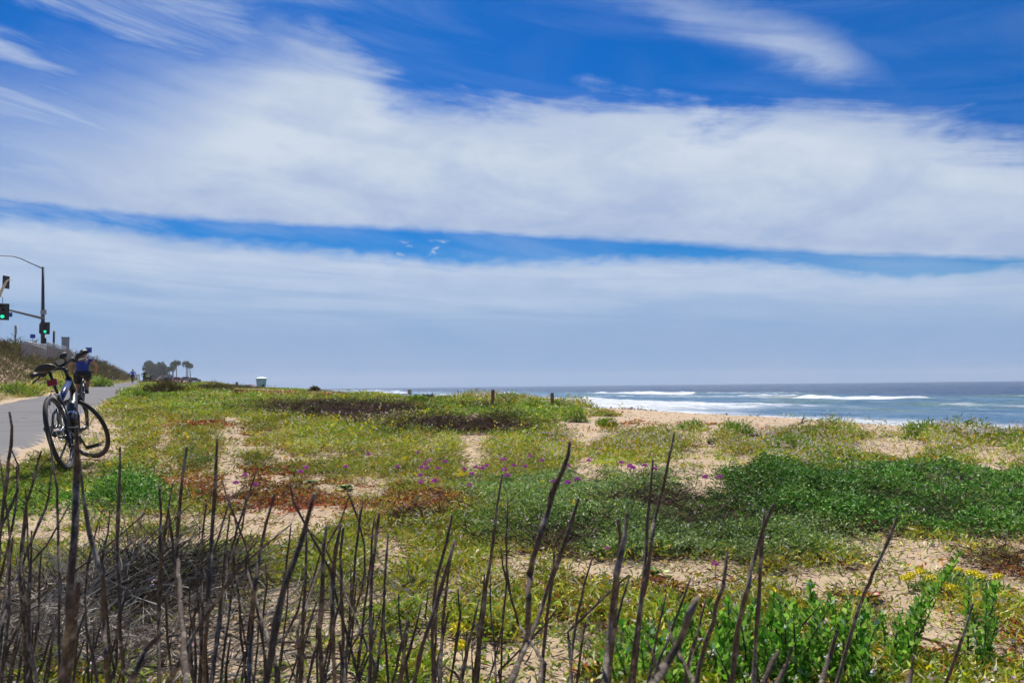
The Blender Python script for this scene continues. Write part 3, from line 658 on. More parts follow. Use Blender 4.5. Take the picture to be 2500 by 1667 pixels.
def bicycle(loc, yaw, lean=0., steer=0., crank=R(-50), cols=None, label='', group=None, full=True, scale=1.0, name='bicycle'):
    cols = cols or dict(frame=M_blackp, accent=M_blue, rim=M_dsteel)
    root = empty(name, loc, 0, label=label, cat='bicycle', group=group)
    root.rotation_euler = (Matrix.Rotation(yaw, 3, 'Z') @ Matrix.Rotation(lean, 3, 'Y')).to_euler()
    root.scale = (scale,)*3
    I = Matrix.Identity(4); r = .345
    RH = Vector((0, -.45, r)); BB = Vector((0, -.02, .28)); ST = Vector((0, -.175, .70)); ad = Vector((0, -.342, .940))
    P0 = Vector((0, .385, .76)); FHb = Vector((0, .585, r)); HT = P0+ad*.12; HB = P0-ad*.07
    S = rot_about(P0, ad, steer)
    # frame
    mb = MB()
    mb.tube([BB, ST], [.024, .021], 12); mb.tube([HB+ad*.02, BB+Vector((0, .02, .02))], [.034, .040], 12, flat=1.15)
    mb.tube([HB-ad*.01, HT+ad*.005], [.030, .030], 12)
    for sx in (-1, 1):
        mb.tube([ST-Vector((0, 0, .10)), (sx*.045, -.30, .53), (sx*.062, RH.y, RH.z)], [.014, .012, .011], 8)
        mb.tube([BB+Vector((sx*.02, 0, 0)), (sx*.055, -.25, .305), (sx*.062, RH.y, RH.z)], [.013, .011, .010], 8)
    mb.cyl(BB+Vector((-.038, 0, 0)), BB+Vector((.038, 0, 0)), .026, n=14)
    fr = mb.build('frame', cols['frame'], root)
    MB().tube([HT-ad*.035, ST-Vector((0, -.008, .06))], [.027, .025], 12, flat=1.25).build('top_tube', cols['accent'], fr)
    MB().cyl(ST-Vector((0, -.004, .02)), ST+Vector((0, -.002, .012)), .022, n=14).build('seat_clamp', M_steel, fr)
    # fork
    mb = MB(S); cr = HB-ad*.03; mb.box(cr, (.11, .045, .04), Matrix.Rotation(R(20), 3, 'X'))
    for sx in (-1, 1): mb.tube([cr+Vector((sx*.05, 0, 0)), cr+Vector((sx*.054, .045, -.17)), (sx*.054, FHb.y, FHb.z)], [.021, .020, .014], 10)
    mb.build('fork', cols['frame'], root)
    # wheels
    wheel(root, S, FHb, r, cols); wheel(root, I, RH, r, cols, True)
    # steering gear
    top = HT+ad*.10; bar = top+Vector((0, .085, .035))
    mb = MB(S); mb.cyl(HT, top, .018, n=12); mb.tube([top, bar], [.020, .018], 10)
    hb = mb.build('stem', cols['frame'], root)
    bp = [bar+Vector((x*.01, y*.01, z*.01)) for x, y, z in ((-31, -7, 3.5), (-22, -4.5, 3), (-12, -1.5, 1.8), (-6, 0, 0), (6, 0, 0), (12, -1.5, 1.8), (22, -4.5, 3), (31, -7, 3.5))]
    h = MB(S).tube(bp, .0125, 10).build('handlebar', M_dsteel, root)
    for i, j in ((0, 1), (7, 6)):
        d = (bp[i]-bp[j]).normalized(); e0 = bp[j]-d*.01
        MB(S).tube([e0, e0+d*.02, bp[i]-d*.01, bp[i]+d*.012, bp[i]+d*.014], [.020, .0245, .023, .025, .010], 12).build('grip', M_black, h)
        if full:
            b0 = bp[j]-d*.035; l = MB(S)
            l.box(b0+Vector((0, .012, -.012)), (.045, .055, .045), Matrix.Rotation(R(30), 3, 'X'))
            l.tube([b0+Vector((0, .035, -.015)), b0+d*.05+Vector((0, .06, -.04)), b0+d*.135+Vector((0, .055, -.062))], [.009, .007, .0085], 8)
            l.build('brake_lever', M_black, h)
    if full:
        MB(S).box(bar+Vector((.055, .01, .045)), (.085, .03, .06), Matrix.Rotation(R(-25), 3, 'X')).build('display', M_black, h)
        m_ = MB(S); m_.cyl(bar+Vector((.10, -.012, .02)), bar+Vector((.10, -.02, .07)), .006)
        m_.ball(bar+Vector((.10, -.03, .095)), (.050, .014, .028), 14, 8, Matrix.Rotation(R(-12), 3, 'Y')); m_.build('bell', M_black, h)
        for sx, k in ((-1, .9), (1, 1.0)):
            MB().tube([S @ (bp[2 if sx < 0 else 5]+Vector((0, .03, -.01))), S @ (bar+Vector((sx*.10, .13*k, -.03))), S @ (bar+Vector((sx*.05, .10, -.16))), HB+Vector((sx*.03, .02, .06)), BB+Vector((sx*.02, .06, .08))], .003, 6).build('brake_cable', M_black, root)
    # saddle and post
    sp_ = MB(); SD = ST+Vector((0, -.085, .255)); sp_.tube([ST-Vector((0, -.02, .05)), SD-Vector((0, 0, .03))], [.0140, .0145], 12); sp_.box(SD-Vector((0, 0, .035)), (.045, .06, .02)); sp_.build('seat_post', M_blackp, root)
    sd_ = MB(); pts = []; sec = [(-.145, .055, .018), (-.135, .083, .028), (-.09, .090, .033), (-.03, .070, .030), (.03, .038, .027), (.09, .024, .022), (.125, .017, .015), (.133, .007, .006)]
    vs = []; n = 14
    for y, w_, h_ in sec:
        for k in range(n):
            a = 2*math.pi*k/n; zz = math.sin(a); vs.append(SD+Vector((w_*math.cos(a), y+.0, h_*(zz if zz > 0 else zz*1.1)+.012*math.exp(-((y+.14)/.05)**2)-(.006 if y > .05 else 0)-(.012*abs(math.cos(a))**3 if y < 0 else 0))))
    N = len(sec); sd_.add(vs, [(i*n+k, (i+1)*n+k, (i+1)*n+(k+1) % n, i*n+(k+1) % n) for i in range(N-1) for k in range(n)]+[tuple(range(n)), tuple(reversed(range((N-1)*n, N*n)))])
    sa = sd_.build('saddle', M_black, root)
    rl = MB()
    for sx in (-1, 1): rl.tube([SD+Vector((sx*.02, .10, -.008)), SD+Vector((sx*.022, .03, -.032)), SD+Vector((sx*.022, -.06, -.032)), SD+Vector((sx*.035, -.12, -.01))], .0035, 6)
    rl.build('saddle_rails', M_steel, sa)
    if full:
        m_ = MB(); pc = ST+Vector((0, -.050, .135)); m_.box(pc, (.034, .03, .02)); m_.box(pc+Vector((0, -.028, -.015)), (.082, .022, .058), Matrix.Rotation(R(-12), 3, 'X')); m_.build('reflector', M_red, root)
        MB().cyl(ST+Vector((0, -.018, .055)), ST+Vector((0, -.028, .085)), .0155, n=14).build('post_sticker', M_steel, root)
    # transmission
    cr_ = MB(); c0 = BB+Vector((.042, 0, 0)); cr_.ring(c0, (1, 0, 0), .082, .004, 32, 6, 1.6)
    for k in range(5):
        a = 2*math.pi*k/5; cr_.cyl(c0, c0+Vector((0, .08*math.cos(a), .08*math.sin(a))), .007, n=6)
    cm = cr_.build('chainring', M_dsteel, root)
    for sx, a in ((1, crank), (-1, crank+math.pi)):
        e = BB+Vector((sx*.062, .17*math.cos(a), .17*math.sin(a)))
        k_ = MB(); k_.tube([BB+Vector((sx*.045, 0, 0)), e], [.014, .010], 8, flat=.7); ck = k_.build('crank', M_dsteel, root)
        k_ = MB(); pcn = e+Vector((sx*.065, 0, 0)); k_.cyl(e, e+Vector((sx*.12, 0, 0)), .010)
        for yy in (-.044, .044): k_.box(pcn+Vector((0, yy, 0)), (.115, .034, .034))
        for xx in (-.046, .046): k_.box(pcn+Vector((xx, 0, 0)), (.022, .11, .030))
        k_.build('pedal', M_black, ck)
    ch = MB(); rc = RH+Vector((.042, 0, 0))
    ch.tube([c0+Vector((0, 0, .082)), rc+Vector((0, 0, .045))], .0045, 6); ch.tube([c0+Vector((0, 0, -.082)), rc+Vector((0, .05, -.13)), rc+Vector((0, .03, -.16)), rc+Vector((0, -.01, -.10)), rc+Vector((0, 0, -.045))], .0045, 6)
    ch.build('chain', M_dsteel, root)
    cs = MB()
    for k, rad in enumerate((.048, .042, .035, .028)): cs.ring(rc+Vector((.004-.006*k, 0, 0)), (1, 0, 0), rad, .003, 20, 4, 2)
    cs.build('cassette', M_steel, root)
    dr = MB(); dr.box(rc+Vector((.022, .012, -.045)), (.03, .045, .055)); dr.tube([rc+Vector((.012, .02, -.07)), rc+Vector((.008, .045, -.15))], [.012, .009], 8); dr.ring(rc+Vector((0, .045, -.145)), (1, 0, 0), .02, .006, 14, 5); dr.build('derailleur', M_blackp, root)
    if full:
        dt = (BB-HB).normalized(); bc = HB.lerp(BB, .50)+Vector((0, -.055, .040))
        q = Matrix.Rotation(math.atan2(dt.y, dt.z)+math.pi, 3, 'X').inverted()
        a_, b_ = HB.lerp(BB, .30)+Vector((0, -.040, .045)), HB.lerp(BB, .78)+Vector((0, -.040, .045))
        ax = (b_-a_).normalized()
        bt = MB().tube([a_-ax*.006, a_, a_+ax*.02, b_-ax*.02, b_, b_+ax*.005], [.012, .034, .046, .046, .038, .014], 18).build('battery', M_blackp, root)
        MB().cyl(a_-ax*.03, a_, .012, n=12).build('battery_cap', M_steel, bt)
        MB().tube([a_+ax*.16, a_+ax*.185], [.0468, .0468], 18, cap=False).build('battery_band', M_steel, bt)
        MB().box(a_+ax*.115+Vector((.041, -.016, .012)), (.012, .012, .030)).build('battery_lamp', M_red, bt)
        kk = MB(); kk.tube([BB+Vector((-.03, -.06, .0)), Vector((-.14, -.10, .10)), Vector((-.20, -.11, -.01))], [.011, .009, .008], 8); kk.box((-.205, -.11, -.012), (.03, .05, .012)); kk.build('kickstand', M_blackp, root)
        cb = MB()
        for sx in (-1, 1): cb.tube([Vector((sx*.05, -.315, .62)), Vector((sx*.045, -.345, .68)), Vector((sx*.01, -.335, .715))], [.011, .008, .006], 6)
        cb.build('brake_caliper', M_dsteel, root)
        MB().box((.0, -.30, .735), (.012, .09, .01)).build('brake_bridge', M_dsteel, root)
    return root

bx, by = at(205, 1130, 7.8).x, 7.75
bz = gz(bx, by)+.025
bicycle((bx, by, bz), R(17.5), lean=R(-14), steer=R(49), crank=R(-52), scale=1.07, label='black and blue bicycle standing at the right edge of the asphalt path')

# ------------------------------------------------------------------ people
def skin_body(name, J, E, root_key, m, parent, extra=None):
    keys = list(J); me = bpy.data.meshes.new(name); me.from_pydata([J[k][0] for k in keys], [(keys.index(a), keys.index(b)) for a, b in E], []); me.update()
    o = bpy.data.objects.new(name, me); COL.objects.link(o)
    o.modifiers.new('s', 'SKIN'); sl = me.skin_vertices[0].data
    for i, k in enumerate(keys):
        r_ = J[k][1]; sl[i].radius = r_ if isinstance(r_, tuple) else (r_, r_); sl[i].use_root = k == root_key
    sb_ = o.modifiers.new('b', 'SUBSURF'); sb_.levels = 2; sb_.render_levels = 2
    dg = bpy.context.evaluated_depsgraph_get(); m2 = bpy.data.meshes.new_from_object(o.evaluated_get(dg))
    bpy.data.objects.remove(o); bpy.data.meshes.remove(me)
    if extra:
        bm = bmesh.new(); bm.from_mesh(m2); t_ = bpy.data.meshes.new('t'); t_.from_pydata(extra.v, [], extra.f); bm.from_mesh(t_); bm.to_mesh(m2); bm.free(); bpy.data.meshes.remove(t_)
    m2.polygons.foreach_set('use_smooth', [True]*len(m2.polygons)); m2.name = name
    return link_mesh(name, m2, m, parent)
POSE = {
 'ride': dict(pel=(0, -.24, .99), spi=(0, -.16, 1.17), che=(0, -.03, 1.37), nec=(0, .05, 1.50), hea=(0, .09, 1.62),
              shl=(-.175, 0, 1.42), shr=(.175, 0, 1.42), ell=(-.33, .12, 1.22), elr=(.33, .12, 1.22), wrl=(-.29, .33, 1.045), wrr=(.29, .33, 1.045),
              hil=(-.10, -.20, .95), hir=(.10, -.20, .95), knl=(-.12, .10, .60), knr=(.12, .20, .78), anl=(-.115, -.06, .20), anr=(.115, .02, .42)),
 'walk': dict(pel=(0, 0, .95), spi=(0, .0, 1.12), che=(0, .01, 1.33), nec=(0, .0, 1.48), hea=(0, .02, 1.61),
              shl=(-.18, 0, 1.40), shr=(.18, 0, 1.40), ell=(-.24, -.06, 1.13), elr=(.24, .04, 1.13), wrl=(-.24, .06, .90), wrr=(.24, .20, .92),
              hil=(-.09, 0, .90), hir=(.09, 0, .90), knl=(-.10, .07, .49), knr=(.10, -.02, .49), anl=(-.10, .10, .09), anr=(.10, -.20, .12)),
 'sit': dict(pel=(0, 0, .50), spi=(0, -.02, .68), che=(0, 0, .90), nec=(0, .02, 1.05), hea=(0, .05, 1.17),
              shl=(-.18, 0, .97), shr=(.18, 0, .97), ell=(-.23, .10, .73), elr=(.23, .10, .73), wrl=(-.15, .30, .62), wrr=(.15, .30, .62),
              hil=(-.09, .03, .50), hir=(.09, .03, .50), knl=(-.12, .45, .50), knr=(.12, .45, .50), anl=(-.12, .48, .09), anr=(.12, .48, .09)),
}
def person(loc, yaw, pose, shirt, shorts, head=None, label='', group=None, long_sleeves=False, scale=1.0, shorts_len=.75, skirt=False):
    P = {k: Vector(v) for k, v in POSE[pose].items()}
    root = empty('person', loc, yaw, label=label, cat='person', group=group); root.scale = (scale,)*3
    J = dict(pel=(P['pel'], (.125, .10)), spi=(P['spi'], (.115, .085)), che=(P['che'], (.135, .095)), nec=(P['nec'], .052), hea0=(P['nec'].lerp(P['hea'], .45), (.062, .068)), hea=(P['hea'], (.076, .088)), hea1=(P['hea']+Vector((0, -.005, .075)), (.055, .065)))
    E = [('pel', 'spi'), ('spi', 'che'), ('che', 'nec'), ('nec', 'hea0'), ('hea0', 'hea'), ('hea', 'hea1')]
    for sfx in 'lr':
        J['sh'+sfx] = (P['sh'+sfx], .055); J['el'+sfx] = (P['el'+sfx], .042); J['wr'+sfx] = (P['wr'+sfx], (.026, .03)); E += [('che', 'sh'+sfx), ('sh'+sfx, 'el'+sfx), ('el'+sfx, 'wr'+sfx)]
        fa = P['wr'+sfx]+(P['wr'+sfx]-P['el'+sfx]).normalized()*.07; J['ha'+sfx] = (fa, (.036, .018)); E.append(('wr'+sfx, 'ha'+sfx))
        J['hi'+sfx] = (P['hi'+sfx], .092); J['th'+sfx] = (P['hi'+sfx].lerp(P['kn'+sfx], .35), .085); J['kn'+sfx] = (P['kn'+sfx], .056)
        J['ca'+sfx] = (P['kn'+sfx].lerp(P['an'+sfx], .32), .056); J['an'+sfx] = (P['an'+sfx], .034); J['fo'+sfx] = (P['an'+sfx]+Vector((0, .10, -.05)), (.042, .025))
        E += [('pel', 'hi'+sfx), ('hi'+sfx, 'th'+sfx), ('th'+sfx, 'kn'+sfx), ('kn'+sfx, 'ca'+sfx), ('ca'+sfx, 'an'+sfx), ('an'+sfx, 'fo'+sfx)]
    ex = MB(); h = P['hea']
    ex.tube([h+Vector((0, .075, .02)), h+Vector((0, .105, -.015)), h+Vector((0, .085, -.025))], [.008, .014, .010], 6)
    for sx in (-1, 1):
        ex.ball(h+Vector((sx*.079, -.005, -.005)), (.012, .022, .034), 8, 6); ex.ball(h+Vector((sx*.03, .082, .02)), .011, 8, 6)
    ex.tube([h+Vector((-.024, .083, -.05)), h+Vector((0, .09, -.05)), h+Vector((.024, .083, -.05))], .006, 6)
    for sfx, sx in (('l', -1), ('r', 1)):       # fingers curled forward and down round the grip or hanging
        w_ = P['wr'+sfx]; d = (w_-P['el'+sfx]).normalized(); pm = w_+d*.075; side = Vector((1, 0, 0))
        dn = (Vector((0, 0, -1))-d*(-d.z)).normalized()
        for k, (off, ln) in enumerate(((-.030, .060), (-.010, .068), (.010, .065), (.030, .052))):
            b0 = pm+side*off; ex.tube([b0-d*.02, b0+d*ln*.45, b0+d*ln*.6+dn*ln*.4, b0+d*ln*.35+dn*ln*.75], [.0095, .009, .008, .007], 6)
        ex.tube([w_+d*.03-side*sx*.028, w_+d*.06-side*sx*.05+dn*.015, w_+d*.085-side*sx*.045+dn*.035], [.012, .010, .008], 6)
    skin_body('body', J, E, 'pel', M_skin, root, ex)
    def loft(secs, n=18):           # elliptical sections centre, half width, half depth
        mb = MB(); vs = []
        for c, a, b in secs:
            for k in range(n): an = 2*math.pi*k/n; vs.append(Vector(c)+Vector((a*math.cos(an), b*math.sin(an), 0)))
        N = len(secs); mb.add(vs, [(i*n+k, i*n+(k+1) % n, (i+1)*n+(k+1) % n, (i+1)*n+k) for i in range(N-1) for k in range(n)]+[tuple(reversed(range(n)))]); return mb
    pe_, sp2, ch_, ne_ = P['pel'], P['spi'], P['che'], P['nec']
    mb = loft([(pe_+Vector((0, -.005, .0)), .165, .13), (pe_.lerp(sp2, .5), .155, .125), (sp2, .150, .12), (sp2.lerp(ch_, .6), .168, .125), (ch_, .178, .122), (ch_.lerp(ne_, .35), .165, .10), (ch_.lerp(ne_, .62), .12, .080), (ch_.lerp(ne_, .8), .075, .065)])
    for sfx in 'lr':
        q = .72 if not long_sleeves else 1.0; s0, e0, w0 = P['sh'+sfx], P['el'+sfx], P['wr'+sfx]
        if long_sleeves: mb.tube([s0.lerp(ch_, .3), s0, e0, w0], [.075, .068, .052, .036], 10)
        else: mb.tube([s0.lerp(ch_, .35), s0, s0.lerp(e0, .12)], [.078, .068, .066], 12)
    mb.build('shirt', shirt, root)
    mb = loft([(pe_+Vector((0, 0, -.105)), .12, .11), (pe_+Vector((0, -.01, -.06)), .175, .145), (pe_, .178, .142), (pe_.lerp(sp2, .4), .168, .132)])
    if skirt: mb = loft([(pe_+Vector((0, 0, -.42)), .22, .18), (pe_+Vector((0, -.01, -.06)), .185, .15), (pe_.lerp(sp2, .4), .168, .132)])
    else:
        for sfx in 'lr':
            a, b, c = P['hi'+sfx], P['kn'+sfx], P['an'+sfx]
            if shorts_len <= 1: mb.tube([a+Vector((0, 0, .03)), a.lerp(b, .3), a.lerp(b, shorts_len)], [.112, .112, .098], 14)
            else: mb.tube([a+Vector((0, 0, .03)), a.lerp(b, .4), b, b.lerp(c, .9)], [.112, .105, .078, .062], 14)
    mb.build('shorts' if not skirt else 'skirt', shorts, root)
    for sfx in 'lr':
        a = P['an'+sfx]; mb = MB(); mb.tube([a+Vector((0, -.035, .01)), a+Vector((0, -.03, -.05)), a+Vector((0, .08, -.065)), a+Vector((0, .165, -.072)), a+Vector((0, .185, -.075))], [.046, .048, .050, .042, .012], 12, flat=.75)
        mb.box(a+Vector((0, .06, -.098)), (.088, .27, .018)); mb.build('shoe', M_black, root)
    hair = MB().ball(h+Vector((0, -.012, .035)), (.083, .093, .085), 14, 10); hair.build('hair', mm('hair', (.05, .03, .02), .7), root)
    if head is not None:
        mb = MB(); mb.ball(h+Vector((0, -.012, .075)), (.098, .128, .082), 18, 10)
        for sx in (-.05, 0, .05): mb.tube([h+Vector((sx, -.13, .07)), h+Vector((sx*.9, -.08, .145)), h+Vector((sx*.8, .03, .16)), h+Vector((sx, .10, .11))], .013, 6)
        mb.build('helmet', head, root)
    return root
M_navy = mm('navy_shirt', (.035, .05, .22), .8, 0, .2, 14, .6, .01); M_blacks = mm('black_shorts', (.012, .012, .018), .8, 0, .3, 14, .6, .01)
M_royal = mm('blue_jersey', (.03, .12, .60), .7, 0, .15, 14, .5, .01); M_hivis = mm('lime_vest', (.42, .72, .04), .7, 0, .15, 14, .5, .01)
M_helm = mm('dark_helmet', (.04, .045, .06), .35, 0, .3, 30); M_white = mm('white_paint', (.78, .78, .76), .5, 0, .08, 20, .05)
M_dark = mm('dark_cloth', (.022, .018, .022), .8, 0, .3, 14, .5, .01); M_slate = mm('slate_cloth', (.05, .07, .12), .8, 0, .3, 14, .5, .01)
def on_path(px, Y, u_):
    p = at(px, 950, Y); s_, _ = SU(p.x, p.y); x, y = XY(s_, u_ if u_ is not None else SU(p.x, p.y)[1]); return Vector((x, y, gz(x, y)+.035))
HEAD = R(26)          # heading of the path, away from the camera
rl = on_path(201, 24.5, None)
plain = dict(frame=M_blackp, accent=M_dsteel, rim=M_dsteel)
bicycle(rl, HEAD, crank=R(38), cols=plain, full=False, label='dark bicycle ridden away along the path by the man in the blue top')
person(rl, HEAD, 'ride', M_navy, M_blacks, M_helm, label='cyclist in a blue sleeveless top, black shorts and dark helmet riding away', scale=1.0).scale = (1.2, 1.12, 1.0)
r2 = on_path(323.5, 92, None)
bicycle(r2, HEAD, cols=plain, full=False, label='tiny distant bicycle under the rider in bright blue')
person(r2, HEAD, 'ride', M_royal, M_dark, M_helm, label='small distant cyclist in a bright blue jersey riding along the path', long_sleeves=True)
r3 = on_path(352, 108, None)
bicycle(r3+Vector((0, 0, 0)), HEAD+math.pi, cols=plain, full=False, label='distant bicycle under the dark clad rider in a white cap')
person(r3, HEAD+math.pi, 'ride', M_dark, M_dark, M_white, label='dark clad distant cyclist with white headgear beside the lime vest', long_sleeves=True, shorts_len=1.5, scale=1.08)
r4 = on_path(358.5, 116, None)
bicycle(r4, HEAD, cols=plain, full=False, label='distant bicycle under the rider in the lime yellow top')
person(r4, HEAD, 'ride', M_hivis, M_dark, M_helm, label='distant cyclist in a lime yellow top on the path', long_sleeves=True)
r5 = on_path(366.5, 121, None)
person(r5, HEAD, 'walk', M_slate, M_dark, None, label='distant walker in dark clothes right of the lime yellow top', long_sleeves=True, shorts_len=1.5, scale=.98)

# ------------------------------------------------------------------ shrubs, tufts, rosettes, flowers
def leafmesh(name, parts, m, parent):
    V = np.concatenate([p[0] for p in parts]); C = np.concatenate([p[1] for p in parts])
    return quads(name, V, np.arange(len(V)).reshape(-1, 4), m, C, parent=parent)
PAL['dark'] = [((.06, .05, .04), 4), ((.13, .115, .095), 3), ((.36, .33, .28), 2.2), ((.02, .017, .015), 3)]
def bush(px, py, wpx, hpx, pal, label, group=None, leaf=(.030, .008), n=900, name='green_bush', up=.7, twigs=40, cat='bush', hug=1.0):
    p = hit(px, py, 400); d = p.y; k = math.hypot(p.x, p.y)
    a, h = wpx/2*d/F, hpx*d/F; sc = max(1, k/5.5)**.8
    root = empty(name, p, 0, label=label, cat=cat, group=group)
    g = np.random.default_rng(int(px*7+py))
    q = g.normal(size=(n, 3)); q /= np.linalg.norm(q, axis=1)[:, None]; q[:, 2] = np.abs(q[:, 2]); rad = g.uniform(.35, 1, n)**.5
    lump = 1+.35*np.sin(q[:, 0]*5+px)*np.cos(q[:, 1]*4+py)
    B = q*rad[:, None]*lump[:, None]*np.array([a, a*.8, h*.85]); 
    xw = B[:, 0]+p.x; yw = B[:, 1]+p.y; B[:, 2] += (terr(xw, yw)-p.z)*hug
    D = q*np.array([1, 1, .8])+dirs(n, up, g)*.9; D /= np.linalg.norm(D, axis=1)[:, None]
    C = palette(pal, n, g)
    leafmesh('foliage', [blades(B, D, leaf[0]*sc*g.uniform(.6, 1.3, n), leaf[1]*sc*g.uniform(.7, 1.3, n), C, g)], M_leaf if pal != 'brown' else M_twig, root)
    mb = MB()
    for i in range(twigs):
        j = int(g.integers(0, n)); e = Vector(B[j]); mb.tube([Vector((e.x*.12, e.y*.12, -.03)), Vector((e.x*.6, e.y*.6, e.z*.45)), e], [.0035*sc, .0025*sc, .0012*sc], 4, False)
    mb.build('stems', M_stalk, root); return root
def stalk_fn(t, b, out):
    co = t.n('ShaderNodeNewGeometry').outputs['Position']
    st = t.vm('MULTIPLY', co, (1, 1, .22))
    f = t.smooth(t.noise(st, 240, 5, .7), .3, .7); g = t.noise(co, 30, 5, .65); h = t.noise(co, 420, 3, .6)
    c = t.mix(f, (.028, .018, .012), (.15, .105, .075)); c = t.mix(t.smooth(g, .50, .62), c, t.mix(f, (.15, .12, .09), (.36, .31, .25)))
    t.set(b, 'Base Color', c); t.set(b, 'Roughness', .85)
    t.set(b, 'Normal', t.bump(t.m('ADD', f, t.m('MULTIPLY', h, .4)), .8, .002))
M_stalk = mat('dead_stalk_bark', fn=stalk_fn)
for (px, py, w_, h_, lb) in ((1408, 1030, 62, 34, 'rounded green tuft on bare sand above the pale pink flowers'), (1482, 1042, 46, 22, 'small low green tuft just right of the rounded tuft on bare sand'),
        (2252, 1072, 92, 50, 'bright green bush standing up against the surf at right'), (1800, 1066, 92, 42, 'dark green bush behind a dark piece of dead wood'),
        (1925, 1100, 110, 44, 'wide green bush at the sandy edge right of the dark green bush'), (1690, 1048, 70, 22, 'low olive tuft in front of the beach sand'),
        (2440, 1075, 110, 24, 'long low green clump at the right edge below the surf'), (345, 977, 48, 26, 'bright green bush at the right edge of the path'), (245, 945, 46, 24, 'small green bush on the far side of the path beyond the cyclist'),
        (45, 968, 90, 34, 'green bush at the foot of the bank beside the path'), (300, 1235, 240, 70, 'broad dark green clump below the standing bicycle'), (1310, 1000, 70, 26, 'loose green clump on the sand left of the bare dune')):
    bush(px, py, w_, h_, 'bright' if h_ != 70 else 'deep', lb, n=650 if w_ < 80 else (1100 if w_ < 150 else 2600))
bush(405, 966, 110, 34, 'scrub', 'dark upright dead bush on the dune right of the path', leaf=(.050, .004), n=2600, name='dark_bush', up=1.4, twigs=90)
bush(520, 964, 120, 26, 'scrub', 'wide dark dead bush right of the dark upright one', leaf=(.045, .004), n=2200, name='dark_bush', up=1.4, twigs=70)
bush(463, 966, 60, 22, 'olive', 'olive bush between the two dark bushes', leaf=(.04, .009), n=500)
bush(768, 956, 18, 10, 'scrub', 'tiny dark bush alone on the crest beside the first strip of sea', leaf=(.04, .012), n=220, name='dark_bush')
for (px, py, w_, h_, k_, lb) in ((1165, 975, 80, 22, 'olive', 'flowering green clump on the crest between the small sign and the left post'), (1245, 982, 70, 22, 'bright', 'green clump on the crest just right of the left wooden post'), (1370, 996, 60, 16, 'bright', 'low green clump at the foot of the right wooden post'), (1020, 982, 50, 16, 'bright', 'low green clump on the crest below the small square sign'), (1480, 1016, 70, 8, 'olive', 'low thin fringe of green on the sandy crest before the whitest surf')):
    bush(px, py, w_, h_, k_, lb, n=900)
bush(1045, 976, 30, 12, 'scrub', 'small dark clump on the crest right of the square sign', leaf=(.03, .01), n=300, name='dark_bush')
# dead wood lying in the sand
for i, (pts, rad, lb) in enumerate((
        (((1730, 1084), (1775, 1074), (1835, 1070), (1893, 1066)), .035, 'dark piece of dead wood lying in front of the dark green bush'),
        (((2050, 1062), (2120, 1064), (2180, 1067)), .012, 'thin dark stick lying on the sand left of the bright bush'),
        (((1850, 1016), (1858, 1010), (1862, 1004)), .010, 'small twig sticking up from the beach sand'),
        (((1957, 1034), (1962, 1028), (1964, 1024)), .018, 'short brown stump of driftwood on the sand'),
        (((2180, 1575), (2250, 1560), (2330, 1582)), .005, 'fallen twig by the tall leafy shoots'),
        (((2190, 1310), (2280, 1312), (2330, 1320)), .006, 'pale fallen stem across the sand below the dark green mat'))):
    P_ = [hit(x, y, 70) for x, y in pts]; o = P_[0].copy(); mb = MB()
    mb.tube([q-o+Vector((0, 0, rad*(1.2+(i == 2)*k*8+(i == 3)*k*3))) for k, q in enumerate(P_)], [rad, rad*.9, rad*.7, rad*.4][:len(P_)], 7)
    w_ = mb.build('driftwood' if i in (0, 3) else 'stick', M_stalk); w_.location = o; tag(w_, lb, 'driftwood' if i in (0, 3) else 'stick')

# leafy shrub of upright shoots, lower right
M_leafb = mat('broad_leaf', fn=leaf_fn(.45, .45))
def shoots(name, base, specs, label, lf=(.036, .017), group=None):
    o = Vector(base); root = empty(name, o, 0, label=label, cat='shrub', group=group); parts = []; mb = MB()
    g = np.random.default_rng(int(abs(o.x*1000)))
    for (x, y, h, lx, ly) in specs:
        z0 = gz(x, y); n = int(h/.0042); tt = np.linspace(.10, 1, n); sx = x-o.x; sy = y-o.y
        C0 = np.stack([sx+lx*tt**1.5, sy+ly*tt**1.5, (z0-o.z)+h*tt], 1); a = np.arange(n)*2.4+g.uniform(0, 6)
        up_ = .55+.9*tt; D = np.stack([np.cos(a), np.sin(a), up_], 1); D /= np.linalg.norm(D, axis=1)[:, None]
        L = lf[0]*g.uniform(.75, 1.2, n)*(1-.35*tt)
        C = palette('bright', n, g)*np.array([.85, 1.12, 1.4])
        parts.append(blades(C0, D, L, lf[1]*g.uniform(.8, 1.2, n)*(1-.2*tt), C, g, .12))
        mb.tube([C0[0]-np.array([0, 0, .03]), C0[n//2], C0[-1]], [.004, .003, .0015], 5, False)
    leafmesh('foliage', parts, M_leafb, root); mb.build('stems', M_stalk, root); return root
g = np.random.default_rng(5); specs = []
for px, py, h in ((1560, 1700, .22), (1610, 1690, .27), (1650, 1640, .25), (1700, 1700, .30), (1735, 1650, .30), (1790, 1700, .32), (1830, 1640, .30), (1870, 1690, .33), (1905, 1640, .27), (1950, 1690, .30), (2000, 1660, .30), (2045, 1690, .34), (2090, 1660, .33), (2110, 1720, .30), (1530, 1650, .16)):
    for k in range(6):
        p = hit(px+g.normal()*26, py+g.normal()*22, 20); specs.append((p.x, p.y, h*.72*g.uniform(.45, 1.12), g.normal()*.075, g.normal()*.07))
c_ = hit(1820, 1670, 20); shoots('leafy_shrub', c_, specs, 'dense bright green leafy shrub of upright shoots at the lower right')
